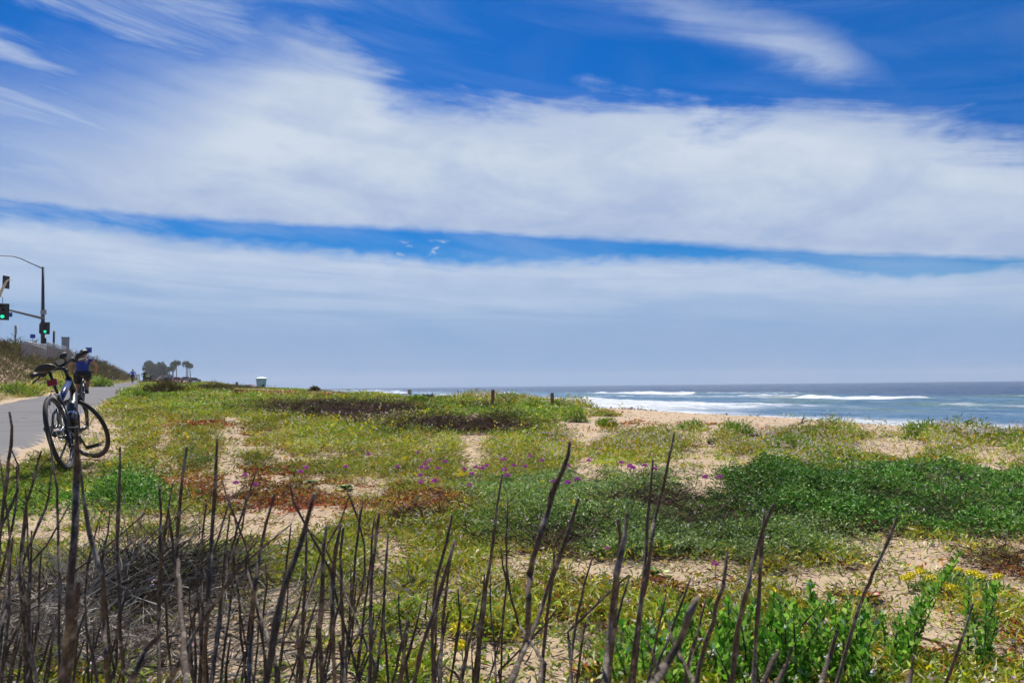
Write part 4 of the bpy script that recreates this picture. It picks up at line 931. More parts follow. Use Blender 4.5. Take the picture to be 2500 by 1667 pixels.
for px, py, hs_, lx, lb in ((2200, 1640, ((.20, .05), (.27, .13), (.34, .20), (.15, .0), (.22, .10)), 1, 'tall leafy shoots leaning right towards the yellow flowers'), (2395, 1660, ((.30, .06), (.26, .03), (.2, -.03), (.17, .05)), 1, 'upright leafy shoots near the right edge of the picture')):
    sp_ = []
    for h, l in hs_:
        for k in range(2): p = hit(px+g.normal()*22, py+g.normal()*14, 20); sp_.append((p.x, p.y, h*g.uniform(.85, 1.05), l, .02))
    c_ = hit(px, py, 20); shoots('leafy_shoots', c_, sp_, lb, (.032, .014))
# rosettes of fleshy leaves
def rosette(px, py, size, cols, label, n=26, name='fleshy_rosette'):
    p = hit(px, py, 60); root = empty(name, p, 0, label=label, cat='succulent'); g = np.random.default_rng(int(px)); mb = MB()
    ms = [bpy.data.materials.get('fleshy_'+c) or mm('fleshy_'+c, PALC[c], .5, 0, .4, 30, .3, .003) for c in cols]
    for mi, m_ in enumerate(ms):
        mb = MB()
        for i in range(mi, n, len(ms)):
            a = i*2.4+g.uniform(-.2, .2); L = size*(.45+.55*i/n)*g.uniform(.8, 1.1); up_ = 1.2-1.05*i/n; d = Vector((math.cos(a), math.sin(a), up_)).normalized(); s_2 = d.cross(Vector((0, 0, 1))).normalized(); N_ = s_2.cross(d)
            rows = []; 
            for t_, w_ in ((0, .10), (.3, .20), (.6, .33), (.85, .28), (1.0, .06)):
                c = d*L*t_+N_*L*(.10*math.sin(t_*3)); rows.append((c-s_2*L*w_+N_*L*.06, c-N_*L*.02, c+s_2*L*w_+N_*L*.06))
            vs = [v for r_ in rows for v in r_]; mb.add(vs, [(k*3+j, k*3+j+1, k*3+j+4, k*3+j+3) for k in range(4) for j in (0, 1)])
        mb.build('leaves', m_, root)
    return root
PALC = {'orange': (.62, .19, .05), 'green': (.25, .34, .06), 'pale': (.38, .46, .20), 'red': (.55, .07, .03), 'deepgreen': (.07, .20, .04)}
rosette(1440, 1640, .062, ('green', 'orange', 'pale'), 'big green and orange fleshy rosette at the bottom of the picture')
rosette(1512, 1652, .048, ('orange', 'red'), 'orange fleshy rosette right of the big green one')
rosette(1925, 1462, .06, ('orange', 'green'), 'orange fleshy rosette alone on sand behind the leafy shrub')
rosette(845, 1195, .085, ('deepgreen', 'green'), 'round leaved green plant left of the magenta flowers', 34, 'round_leaved_plant')
rosette(760, 1180, .075, ('deepgreen', 'pale'), 'dark round leaved plant beside red leaves', 26, 'round_leaved_plant')
rosette(1135, 1195, .09, ('deepgreen',), 'dark leaved plant behind the largest magenta flower', 22, 'round_leaved_plant')
rosette(1595, 1405, .07, ('deepgreen', 'green'), 'small green rosette on sand between the tall stalks', 14)
rosette(1655, 1185, .07, ('pale', 'deepgreen'), 'pale leaved plant by the two tallest stalks', 14, 'round_leaved_plant')
rosette(2130, 1462, .05, ('red', 'green'), 'tiny reddish rosette on bare sand at the lower right', 14)
rosette(2470, 1650, .09, ('orange', 'green', 'red'), 'red and green rosette in the lower right corner')
# magenta flower heads on short stalks
M_mag = mm('magenta_petals', (.62, .09, .52), .6, 0, .25, 90, .2); M_gold = mm('yellow_petals', (.95, .80, .02), .55, 0, .08, 90, .2); M_gst = mm('green_stem', (.14, .26, .04), .6)
def flower_head(name, px, py, size, mt, label, group, cat='flower', lift=.085, flat=.95):
    p = hit(px, py+lift*F/6.0*.9, 60); d = math.hypot(p.x, p.y); s = size*max(1, d/6)**.3
    root = empty(name, p, 0, label=label, cat=cat, group=group); g = np.random.default_rng(int(px*3+py)); mb = MB(); top = Vector((g.normal()*.01, g.normal()*.01, lift))
    n = 26 if mt is M_mag else 10
    for i in range(n):
        a = i*2.4; z = 1-i/n*(1.0 if mt is M_mag else .5); rr_ = math.sqrt(max(0, 1-z*z)); d_ = Vector((rr_*math.cos(a), rr_*math.sin(a), z*flat)); c = top+d_*s*.75
        e1 = d_.orthogonal().normalized(); e2 = d_.normalized().cross(e1); q = s*(.30 if mt is M_mag else .55)
        vs = [c+d_*s*.1]+[c+(e1*math.cos(b)+e2*math.sin(b))*q*(1 if k % 2 else .55)+d_*s*.25*(k % 2) for k, b in enumerate(np.linspace(0, 2*math.pi, 10, endpoint=False))]
        mb.add(vs, [(0, 1+k, 1+(k+1) % 10) for k in range(10)], False)
    mb.build('bloom', mt, root)
    MB().tube([(0, 0, -.02), (top.x*.3, top.y*.3, lift*.5), top], [.002, .0018, .0015], 5).build('stem', M_gst, root)
mg = [(901, 1106), (1017, 1101), (1051, 1123), (1035, 1133), (1028, 1142), (1043, 1144), (1086, 1127), (847, 1139), (971, 1139), (748, 1142), (735, 1153), (625, 1187), (1022, 1163), (1026, 1182), (1062, 1180), (1131, 1147), (1155, 1143), (1178, 1145), (1187, 1138), (1157, 1160), (1146, 1191), (1067, 1145),
      (1216, 1121), (1230, 1119), (1254, 1138), (1276, 1140), (1235, 1150), (1237, 1165), (1292, 1111), (1324, 1123), (1381, 1137), (1438, 1124), (1516, 1131), (1540, 1142), (1548, 1146), (1575, 1138), (1598, 1148), (1408, 1176), (1389, 1185), (1349, 1181), (1724, 1170), (1765, 1170), (1748, 1407), (1490, 1362), (596, 1162), (579, 1182)]
big = {(1062, 1180): 'largest magenta flower head of the middle group, above dark leaves', (1235, 1150): 'tall magenta flower head, upper of the pair above a stalk tip', (1237, 1165): 'magenta flower head, lower of the pair above a stalk tip',
       (1540, 1142): 'left of two touching magenta flower heads left of the tallest stalk', (1548, 1146): 'right of two touching magenta flower heads left of the tallest stalk', (1748, 1407): 'magenta flower head on sand above the leafy shrub', (1490, 1362): 'tiny magenta flower below the silvery mat',
       (1408, 1176): 'magenta flower head right of the bent thick stalk', (1389, 1185): 'smaller magenta flower head beside the bent thick stalk', (901, 1106): 'single magenta flower head highest on the left of the group'}
ORD = 'first second third fourth fifth sixth seventh eighth ninth tenth eleventh twelfth thirteenth fourteenth fifteenth sixteenth seventeenth'.split()
def mplace(x): return 'among the red leaves at the left' if x < 800 else 'near the round leaved plant' if x < 980 else 'of the middle group left of the tall pair' if x < 1200 else 'between the tall pair and the bent stalk' if x < 1400 else 'left of the tallest stalk' if x < 1620 else 'at the edge of the dark green mat'
def yplace(q): return 'of the bright cluster above the leaning leafy shoots' if q[0] > 2000 else 'of those beside the magenta flowers' if 1140 < q[1] < 1170 else 'of those on the upper dune' if q[1] < 1100 else 'of the low ones between the dead stalks'
rest = sorted(q for q in mg if q not in big)
for q in mg:
    if q in big: lb = big[q]
    else:
        b_ = [r_ for r_ in rest if mplace(r_[0]) == mplace(q[0])]; lb = 'magenta flower head, %s from the left %s' % (ORD[b_.index(q)], mplace(q[0]))
    flower_head('magenta_flower', q[0], q[1], .012 if q[1] > 1350 and q[0] < 1600 else .018 if q[1] > 1350 else .030 if q in big else .026, M_mag, lb, 'magenta flower heads on the dune')
ye = [(2218, 1420), (2246, 1416), (2284, 1429), (2220, 1431), (2303, 1443), (2316, 1452), (2291, 1446), (2348, 1411), (2361, 1417), (2380, 1416), (2327, 1408), (2398, 1426), (2440, 1423), (1115, 1150), (1122, 1162), (1130, 1157), (1112, 1160), (1139, 1158), (1109, 1076), (1230, 1063), (1128, 1560), (1130, 1600)]
for q in ye:
    b_ = sorted(r_ for r_ in ye if yplace(r_) == yplace(q)); lb = 'yellow flower, %s from the left %s' % (ORD[b_.index(q)], yplace(q))
    flower_head('yellow_flower', q[0], q[1], .026 if q[0] > 2000 else .030, M_gold, lb, 'yellow flowers on the dune', lift=.045, flat=.5)
bush(2335, 1440, 190, 30, 'silver', 'low grey green foliage carrying the bright yellow flower cluster', leaf=(.022, .008), n=1500, cat='plant', name='flowering_plant', twigs=20)
# small pale stones and shells
M_shell = mm('shell', (.62, .58, .55), .5, 0, .2, 60, .3)
for q, lb in (((1897, 1437), 'pale stone on the sand behind the leafy shrub'), ((2275, 1332), 'white stone below the dark green mat at right'), ((2085, 1562), 'pale stone by the leafy shrub')):
    p = hit(*q); o = MB().ball((0, 0, .006), (.019, .014, .012), 10, 7, Matrix.Rotation(.5, 3, 'Z')).build('stone', M_shell); o.location = p; tag(o, lb, 'stone')

# ------------------------------------------------------------------ heaps of dead twigs
def brush(name, px, py, R_, H_, n, pal, label, L=(.10, .35), w=.0035, seed=1, fan=0.0):
    p = hit(px, py, 30); root = empty(name, p, 0, label=label, cat='dead brush'); g = np.random.default_rng(seed)
    a = g.uniform(0, 6.283, n); q = g.uniform(size=n)**.6*R_; B = np.stack([q*np.cos(a), q*np.sin(a)*.8, g.uniform(0, 1, n)*H_*(1-(q/R_)**2*.8)], 1); B[:, 2] += terr(B[:, 0]+p.x, B[:, 1]+p.y)-p.z
    D = dirs(n, .22, g); D[:, 0] += fan*g.uniform(.3, 1, n); D[:, 2] += fan*.35; D /= np.linalg.norm(D, axis=1)[:, None]
    Ls = g.uniform(L[0], L[1], n); C = palette(pal, n, g)
    B2 = B+D*Ls[:, None]*.9; D2 = D+g.normal(size=(n, 3))*.35; D2 /= np.linalg.norm(D2, axis=1)[:, None]
    leafmesh('twigs', [blades(B, D, Ls, np.full(n, w)*g.uniform(.6, 1.3, n), C, g, .3), blades(B, D, Ls, np.full(n, w), C, g, .3), blades(B2, D2, Ls*.6, np.full(n, w*.7), C, g, .3)], M_twig, root)
    for i in range(14 if R_ > .25 else 0):
        j = int(g.integers(0, n)); b_ = Vector(B[j]); d_ = Vector(D[j]); L_ = Ls[j]*1.3
        mb = MB(); mb.tube([b_-d_*L_*.3, b_+d_*L_*.3+Vector(g.normal(size=3))*.015, b_+d_*L_], [.005, .004, .002], 6); mb.build('branch', M_stalk, root)
    return root
brush('dead_brush_heap', 370, 1460, .36, .17, 700, 'dark', 'dark heap of dead brush behind the stalks at the lower left', seed=3, fan=.8)
brush('dead_brush_heap', 170, 1490, .38, .10, 480, 'grey', 'grey tangle of dead twigs left of the dark heap', seed=4, fan=.5)
brush('dead_brush_heap', 420, 1600, .40, .05, 330, 'grey', 'low scatter of dry twigs in front of the dark heap', seed=5, L=(.06, .22))
brush('dead_brush_heap', 100, 1640, .30, .22, 1500, 'grey', 'fine pale grey twiggy bush in the lower left corner', seed=6, L=(.05, .14), w=.0028)
brush('dead_brush_heap', 640, 1600, .45, .04, 240, 'grey', 'thin litter of dry twigs on sand below the thick leaning stalks', seed=7, L=(.05, .2))
brush('dead_brush_heap', 2470, 1400, .22, .10, 160, 'brown', 'reddish brown dead brush at the right edge', seed=8, L=(.05, .16))
brush('dead_brush_heap', 1510, 1600, .14, .05, 200, 'grey', 'small nest of dry twigs beside the leafy shrub', seed=9, L=(.04, .12))
brush('dead_brush_heap', 880, 1480, .5, .05, 350, 'grey', 'sparse dry twigs between the close set stalks', seed=10, L=(.05, .2))

# ------------------------------------------------------------------ dead stalks in front of the camera: each plant has its own stems
DZ = 1.0
def plant(label, stems, group=None, one=False, seed=0):
    """stems: (width px at full size, [(px, py) from the tip downwards])"""
    g = random.Random(seed+len(stems)); Pts = []
    for w_, pl in stems:
        d = min(1.45, max(.42, 9.2/w_*g.uniform(.93, 1.07))); P_ = []
        for i, (x, y) in enumerate(pl): P_.append(at(x, y, d+(.10*i/len(pl))*g.choice((-.4, 1, .6))))
        Pts.append((w_, d, P_))
    bx_ = sum(q[2][-1].x+(q[2][-1].x-q[2][-2].x)*.4 for q in Pts)/len(Pts); by_ = sum(q[2][-1].y for q in Pts)/len(Pts)
    base = Vector((bx_, by_, gz(bx_, by_)-.01)); root = empty('dead_stalk_plant' if not one else 'dead_stalk', base, 0, label=label, cat='dead plant', group=group)
    for w_, d, P_ in Pts:
        r0 = 1.15*w_/2*d/F; e = P_[-1]; dr_ = (P_[-1]-P_[-2]).normalized(); ze = gz(e.x, e.y)
        if e.z-ze > .05:
            q = e+dr_*max(0.02, (e.z-ze)*.45); q.z = max(q.z, ze+.08); f = q.lerp(base, .55 if len(Pts) > 1 else .8); f.z = gz(f.x, f.y)-.02; P_ = P_+[q, f]
        pts = [P_[0]]
        for a, b in zip(P_, P_[1:]):            # subdivide with a little crookedness
            k = max(1, int((b-a).length/.028))
            for j in range(1, k+1): pts.append(a.lerp(b, j/k)+Vector((g.gauss(0, 1), g.gauss(0, 1), 0))*r0*.22)
        n = len(pts); rad = []
        for i in range(n):
            k = r0*(.80+.28*min(1, i/n*1.2)); k *= 1.35 if g.random() < .14 else g.uniform(.90, 1.05); rad.append(k)
        rad[0] *= .62; rad[1] *= .85
        mb = MB(Matrix.Translation(-base)); mb.tube(pts, rad, 8)
        for i in range(2, n-1):                 # buds and broken side twigs
            if g.random() < .26:
                dv = Vector((g.gauss(0, 1), g.gauss(0, 1), g.uniform(.2, 1.2))).normalized(); L_ = r0*g.choice((1.5, 1.8, 2.2, 3.5, 7, 12) if w_ < 8 else (1.4, 1.7, 2.2, 4)) ; mb.tube([pts[i], pts[i]+dv*L_*.6, pts[i]+dv*L_+Vector((0, 0, L_*.3))], [r0*.5, r0*.32, r0*.15], 5)
        mb.build('stem', M_stalk, root)
    return root
plant('thin curved dead stalks at the left edge in front of the path', [(8, [(23, 1005), (30, 1042), (21, 1127), (5, 1265), (-10, 1414)]), (6, [(40, 1137), (43, 1190), (32, 1276), (0, 1414)]), (5, [(0, 1120), (8, 1170), (14, 1230), (25, 1320), (10, 1480)]), (5, [(27, 1095), (45, 1140), (44, 1200), (25, 1240)])], seed=1)
plant('forked dead plant between the left edge and the bicycle', [(7, [(101, 1100), (64, 1230), (54, 1330), (50, 1410), (90, 1667)]), (6, [(125, 1157), (118, 1210), (112, 1240), (85, 1300), (60, 1360), (30, 1440)]), (5, [(62, 1190), (66, 1290), (70, 1345), (72, 1480), (75, 1600)]), (7, [(31, 1310), (25, 1380), (22, 1470), (10, 1600)]), (5, [(170, 1230), (115, 1330), (60, 1390), (0, 1440)])], seed=2)
plant('slender dead stalk crossing the rear wheel of the bicycle', [(6, [(117, 1054), (131, 1150), (139, 1195), (142, 1300), (146, 1420), (143, 1560), (146, 1667)])], one=True, seed=3)
plant('thick blurred dead stalk rising in front of the bicycle', [(17, [(187, 1042), (189, 1110), (187, 1180), (185, 1290), (178, 1370), (172, 1480), (160, 1600), (152, 1667)]), (16, [(192, 1420), (180, 1520), (165, 1667)])], seed=4)
plant('dead stalk curving right below the bicycle pedal', [(10, [(195, 1122), (204, 1217), (217, 1301), (238, 1375), (251, 1420), (252, 1520), (258, 1600), (262, 1667)]), (8, [(209, 1450), (210, 1530), (228, 1600), (238, 1667)])], seed=5)
plant('straight thin dead stalk right of the bicycle', [(8, [(293, 1091), (290, 1200), (285, 1325), (291, 1440), (294, 1550), (303, 1667)])], one=True, seed=6)
plant('pair of crooked dead stems left of the straight thin stalk', [(6, [(268, 1244), (262, 1300), (253, 1345), (250, 1380), (262, 1500), (268, 1667)]), (5, [(243, 1262), (228, 1320), (215, 1380), (208, 1460), (212, 1560)]), (5, [(355, 1252), (293, 1306), (242, 1350), (180, 1395)])], seed=7)
plant('tall dark dead stalk leaning right, left of the pale broken tip', [(10, [(456, 1091), (441, 1178), (435, 1255), (431, 1357), (436, 1420)]), (6, [(422, 1178), (412, 1230), (399, 1319), (390, 1400), (386, 1520), (388, 1667)]), (8, [(410, 1235), (421, 1319), (431, 1410), (454, 1560), (472, 1667)]), (7, [(389, 1183), (393, 1255), (390, 1331), (388, 1500), (388, 1667)])], seed=8)
plant('tall straight dead stalk with a pale broken tip', [(10, [(530, 1070), (525, 1204), (518, 1306), (510, 1410), (505, 1522), (495, 1667)])], one=True, seed=9)
plant('cluster of thin dead stems around the stalk with the pale tip', [(6, [(504, 1230), (495, 1306), (490, 1400), (495, 1500), (490, 1600)]), (7, [(561, 1258), (553, 1331), (546, 1400), (535, 1500), (515, 1667)]), (5, [(543, 1173), (556, 1217), (579, 1275), (600, 1331), (612, 1400)]), (6, [(598, 1240), (590, 1290), (572, 1345), (566, 1440), (552, 1560), (540, 1667)]), (6, [(575, 1395), (585, 1480), (588, 1560), (602, 1667)])], seed=10)
plant('thin dead stem leaning right with a forked top', [(6, [(627, 1148), (601, 1222), (580, 1290), (560, 1350), (548, 1440)]), (5, [(598, 1185), (560, 1225), (540, 1290)])], seed=11)
plant('two thick pale dead stems crossing low in front of the brush heap', [(11, [(610, 1350), (540, 1447), (472, 1550), (434, 1624), (408, 1667)]), (15, [(397, 1543), (357, 1586), (330, 1640), (318, 1690)])], seed=12)
plant('leaning dead stalk left of the thickest leaning one', [(10, [(671, 1204), (651, 1281), (633, 1357), (622, 1430), (616, 1530), (608, 1667)]), (7, [(629, 1320), (606, 1345), (600, 1380), (618, 1440)]), (5, [(648, 1375), (652, 1430), (640, 1520), (648, 1667)])], seed=13)
plant('thickest leaning dead stalk left of centre', [(15, [(767, 1205), (750, 1263), (733, 1319), (712, 1383), (693, 1440), (676, 1509), (660, 1599), (650, 1667)])], one=True, seed=14)
plant('crossing thin dead branches right of the thickest leaning stalk', [(6, [(709, 1176), (715, 1224), (742, 1275), (778, 1339), (805, 1390), (825, 1470), (850, 1560)]), (5, [(853, 1209), (830, 1275), (801, 1324), (785, 1370)]), (6, [(710, 1283), (702, 1357), (690, 1430), (680, 1500)]), (5, [(760, 1300), (790, 1330), (812, 1375), (835, 1430)])], seed=15)
plant('close set dark dead stalks in the left centre', [(8, [(749, 1288), (745, 1400), (740, 1500), (735, 1667)]), (11, [(797, 1283), (790, 1350), (784, 1450), (780, 1540), (787, 1667)]), (10, [(832, 1278), (819, 1344), (812, 1400), (809, 1500), (818, 1667)]), (8, [(838, 1288), (832, 1357), (833, 1450), (838, 1560), (832, 1667)]), (6, [(783, 1345), (762, 1420), (745, 1480), (735, 1560)]), (7, [(775, 1560), (765, 1600), (750, 1667)])], seed=16)
plant('thin arching dead stems with the highest one peaked', [(5, [(847, 1196), (862, 1235), (875, 1270), (889, 1330), (891, 1400), (880, 1450), (858, 1520), (842, 1600), (835, 1667)]), (6, [(886, 1222), (875, 1306), (868, 1357), (863, 1430), (852, 1540)]), (5, [(857, 1385), (855, 1470), (850, 1560), (845, 1667)])], seed=17)
plant('two parallel thin dead stalks left of the gap', [(6, [(914, 1263), (906, 1357), (897, 1430), (885, 1530), (868, 1667)]), (8, [(926, 1252), (916, 1331), (909, 1400), (905, 1500), (903, 1667)])], seed=18)
plant('thin dead stems with a short blunt one in the left gap', [(6, [(948, 1301), (944, 1357), (937, 1430), (938, 1530), (948, 1667)]), (6, [(921, 1535), (905, 1590), (880, 1650), (870, 1700)]), (12, [(828, 1565), (838, 1620), (842, 1690)]), (6, [(973, 1450), (974, 1500), (982, 1570), (990, 1620)]), (11, [(994, 1545), (985, 1600), (975, 1667)])], seed=19)
plant('dark dead stalk leaning right, left of the purple flowers above', [(9, [(1103, 1257), (1087, 1326), (1069, 1400), (1060, 1460), (1055, 1550), (1058, 1667)]), (9, [(1110, 1316), (1096, 1370), (1075, 1440), (1040, 1545), (1010, 1667)]), (8, [(1100, 1340), (1092, 1420), (1082, 1520), (1072, 1667)])], seed=20)
plant('short thin dead stems near the middle of the lower edge', [(6, [(1118, 1436), (1124, 1500), (1115, 1570), (1100, 1667)]), (5, [(1158, 1500), (1168, 1560), (1160, 1667)]), (6, [(1183, 1400), (1180, 1450), (1172, 1520)]), (8, [(1088, 1628), (1112, 1640), (1130, 1667)]), (5, [(1140, 1540), (1136, 1600), (1120, 1667)])], seed=21)
plant('straight dead stalk with its tip right under a magenta flower pair', [(8, [(1226, 1157), (1215, 1230), (1205, 1306), (1197, 1370), (1188, 1430), (1175, 1540), (1165, 1667)])], one=True, seed=22)
plant('greyish thin dead stalk bending right at its foot', [(6, [(1240, 1212), (1237, 1280), (1236, 1383), (1243, 1440), (1265, 1520), (1286, 1552)]), (5, [(1222, 1330), (1228, 1380), (1238, 1420), (1228, 1500), (1222, 1667)])], seed=23)
plant('thick forked dead stalk with a long bent upper tip', [(13, [(1391, 1077), (1386, 1110), (1370, 1150), (1366, 1165), (1350, 1204), (1338, 1242), (1325, 1286), (1304, 1350), (1294, 1400), (1290, 1460), (1290, 1545), (1270, 1600), (1250, 1667)]), (11, [(1413, 1217), (1399, 1255), (1379, 1326), (1355, 1390), (1335, 1440), (1318, 1500), (1296, 1550)])], seed=24)
plant('dark thin stalk between the forked stalk and the double stub', [(9, [(1353, 1345), (1350, 1400), (1335, 1500), (1326, 1600), (1318, 1667)]), (6, [(1360, 1485), (1330, 1525), (1300, 1555)]), (7, [(1446, 1361), (1427, 1425), (1412, 1497), (1399, 1573), (1391, 1667)]), (7, [(1430, 1517), (1419, 1586), (1407, 1667)])], seed=25)
plant('double stubby dead stalk with a split broken top', [(14, [(1531, 1252), (1522, 1306), (1508, 1390), (1496, 1460), (1486, 1560), (1476, 1667)]), (12, [(1509, 1268), (1514, 1310), (1508, 1390)]), (7, [(1537, 1405), (1521, 1461), (1503, 1522), (1490, 1599), (1486, 1667)]), (6, [(1536, 1402), (1520, 1415), (1502, 1432)])], seed=26)
plant('grey weathered dead stalk left of the tallest one', [(9, [(1594, 1122), (1589, 1204), (1580, 1280), (1577, 1344), (1572, 1400), (1560, 1500), (1548, 1590), (1536, 1667)])], one=True, seed=27)
plant('tallest thin dead stalk rising over the sand right of centre', [(9, [(1646, 1058), (1631, 1128), (1618, 1191), (1601, 1255), (1593, 1319), (1580, 1400), (1568, 1470), (1553, 1600), (1545, 1667)])], one=True, seed=28)
plant('thin leaning dead stems left of the blunt thick one', [(6, [(1627, 1446), (1613, 1509), (1598, 1586), (1583, 1667)]), (7, [(1686, 1410), (1669, 1458), (1640, 1535), (1613, 1599), (1593, 1667)]), (6, [(1577, 1560), (1590, 1590), (1604, 1620)])], seed=29)
plant('blunt thick blurred dead stalk in front of the leafy shrub', [(19, [(1705, 1456), (1685, 1497), (1654, 1573), (1625, 1624), (1600, 1667)]), (10, [(1630, 1515), (1641, 1560), (1650, 1578)])], seed=30)
plant('thin dead stalk right of the blunt thick one', [(8, [(1723, 1461), (1700, 1548), (1685, 1599), (1672, 1667)]), (5, [(1715, 1560), (1695, 1590), (1680, 1640)])], seed=31)
plant('dark leaning dead stalk above the left side of the leafy shrub', [(12, [(1776, 1344), (1764, 1433), (1740, 1515), (1710, 1620), (1700, 1667)])], one=True, seed=32)
plant('twin dead stalks meeting in a pale tip at right', [(12, [(1889, 1230), (1868, 1283), (1845, 1357), (1825, 1430), (1802, 1530), (1785, 1667)]), (9, [(1866, 1242), (1862, 1298), (1857, 1400), (1850, 1500), (1843, 1600), (1839, 1667)])], seed=33)
plant('long curved dead stalk at right, leaning to the right', [(9, [(2190, 1262), (2172, 1310), (2151, 1353), (2130, 1400), (2113, 1440), (2092, 1500), (2068, 1585), (2044, 1667)])], one=True, seed=34)
plant('blurred broken dead stalk in the middle of the leafy shrub', [(12, [(2044, 1538), (2026, 1594), (2008, 1667)])], one=True, seed=35)
plant('thin reddish dead stalk at the far right', [(8, [(2375, 1472), (2356, 1535), (2326, 1624), (2309, 1667)])], one=True, seed=36)
plant('short blunt dead stalk at the lower right edge of the leafy shrub', [(13, [(2230, 1603), (2224, 1635), (2217, 1680)])], one=True, seed=37)
plant('pair of short pale blurred dead stubs in the leafy shrub', [(13, [(1901, 1588), (1882, 1622), (1862, 1667)]), (13, [(1935, 1578), (1918, 1622), (1898, 1667)])], seed=38)
# many more thin stems, thickest at the left
gg = random.Random(77)
zones = [(0, 70, 7, 'undergrowth of thin dead stems at the left edge'), (70, 170, 8, 'thin dead stems under the bicycle'), (200, 340, 8, 'thin dead stems in front of the brush heap'), (400, 520, 6, 'thin dead stems under the pale tipped stalk'), (560, 700, 7, 'thin dead stems at the foot of the leaning stalks'), (700, 800, 6, 'short thin dead stems under the close set stalks'), (830, 960, 8, 'thin grey dead stems right of the close set stalks'), (980, 1100, 4, 'few thin dead stems left of centre at the lower edge'), (1140, 1240, 4, 'few thin dead stems at the lower centre')]
for zi, (x0, x1, n, lb) in enumerate(zones):
    st = []
    for k in range(n):
        x = gg.uniform(x0, x1); y = gg.uniform(1290, 1560) if x1 < 700 else gg.uniform(1400, 1600); ln = gg.gauss(-.12, .22); pl = [(x, y)]
        while y < 1650: y += gg.uniform(60, 110); x += ln*80+gg.gauss(0, 7); pl.append((x, y))
        st.append((gg.choice((4.5, 5, 6, 6.5)), pl if len(pl) > 1 else pl+[(x, y+60)]))
    plant(lb, st, seed=100+zi)

# ------------------------------------------------------------------ signals, signs and walls on top of the bank
M_pole = mm('dark_pole', (.05, .045, .045), .5, .3, .3, 4, .05); M_cream = mm('cream_pole', (.55, .47, .34), .5, .1, .12, 4, .05)
M_conc = mm('concrete', (.34, .31, .30), .9, 0, .2, 1.2, .3, .02); M_rail = mm('galvanised_rail', (.42, .42, .43), .45, .7, .15, 8, .05)
M_sig = mm('signal_black', (.012, .013, .012), .5, 0, .2, 5, .05); M_signb = mm('blue_sign', (.02, .07, .42), .5, 0, .12, 5, .02); M_signg = mm('grey_sign', (.30, .31, .34), .5, .3, .15, 6, .02)
def glow(name, c, s):
    def fn(t, b, out): t.set(b, 'Emission Color', tuple(c)+(1,)); t.set(b, 'Emission Strength', s)
    return mat(name, c, .4, 0, fn)
M_green = glow('green_lens_lit', (.02, .95, .50), .8); M_lens = mm('dark_lens', (.05, .02, .015), .2)
def signal_head(root, M, H=1.35, lit=True):
    mb = MB(M); w = H*.40; mb.box((0, 0, 0), (w*1.9, .03, H*1.12)); mb.box((0, .12, 0), (w, .22, H*.97)); hd = mb.build('signal_head', M_sig, root)
    for k, z in enumerate((H*.32, 0, -H*.32)):
        mb = MB(M); mb.ring((0, -.10, z), (0, 1, 0), w*.40, .02, 16, 4, .5, 0, math.pi*1.4); mb.tube([(0, -.02, z+w*.40), (0, -.22, z+w*.36)], [w*.36, w*.30], 10, False, .25); mb.build('visor', M_sig, hd)
        MB(M).cyl((0, -.035, z), (0, -.02, z), w*.29, n=18).build('lens', M_green if k == 2 and lit else M_lens, hd)
    return hd
def wp(px, py, Y): return at(px, py, Y)
Tm = Matrix.Translation
def facing(p, side=0.0): return Tm(p) @ Matrix.Rotation(math.atan2(-p.x, p.y)+side, 4, 'Z')
# main signal and lamp mast
pb = wp(105, 850, 88); b = Vector((pb.x, pb.y, gz(pb.x, pb.y)-.1)); root = empty('traffic_signal', b, 0, label='tall dark mast with street lamp arm, sign arm and green traffic lights', cat='traffic light')
mb = MB(Tm(-b)); tp = wp(105, 652, 88); mb.tube([b, b.lerp(tp, .5), tp], [.24, .19, .13], 12); mb.build('pole', M_pole, root)
a0 = wp(105, 777, 88); a1 = wp(14, 755, 76); a2 = wp(-34, 744, 71)
MB(Tm(-b)).tube([a0, a0.lerp(a1, .5), a1, a2], [.17, .13, .10, .08], 10).build('mast_arm', M_pole, root)
l0 = wp(105, 656, 88); MB(Tm(-b)).tube([l0, wp(76, 643, 86), wp(50, 631, 84), wp(32, 626, 82.5), wp(0, 624.5, 80), wp(-22, 624, 78)], [.07, .06, .055, .05, .045, .04], 8).build('lamp_arm', M_pole, root)
MB(Tm(-b)).ball(wp(-30, 624.5, 77.6), (.45, .25, .12)).build('lamp_head', M_signg, root)
p = wp(110, 801, 87.4); signal_head(root, Tm(-b) @ facing(p), 1.28)
p = wp(102, 802, 87.8); signal_head(root, Tm(-b) @ facing(p, R(80)), 1.15, False)
p = wp(6, 761, 74.5); signal_head(root, Tm(-b) @ facing(p), 1.50)
p = wp(106, 762, 87.5); MB(Tm(-b) @ facing(p)).box((0, 0, 0), (.62, .04, .56)).build('sign_plate', M_signg, root)
MB(Tm(-b) @ facing(wp(22, 768, 76.5))).box((0, 0, 0), (.58, .04, .46)).build('street_name_sign', M_signb, root)
MB(Tm(-b) @ facing(wp(109, 832, 87.5))).box((0, 0, 0), (.35, .35, .62)).build('pedestrian_signal', M_sig, root)
MB(Tm(-b)).tube([wp(-6, 723, 74.5), wp(4, 723, 74.5), wp(6.3, 727, 74.5), wp(6.5, 745, 74.5)], .03, 6).build('hanger', M_pole, root)
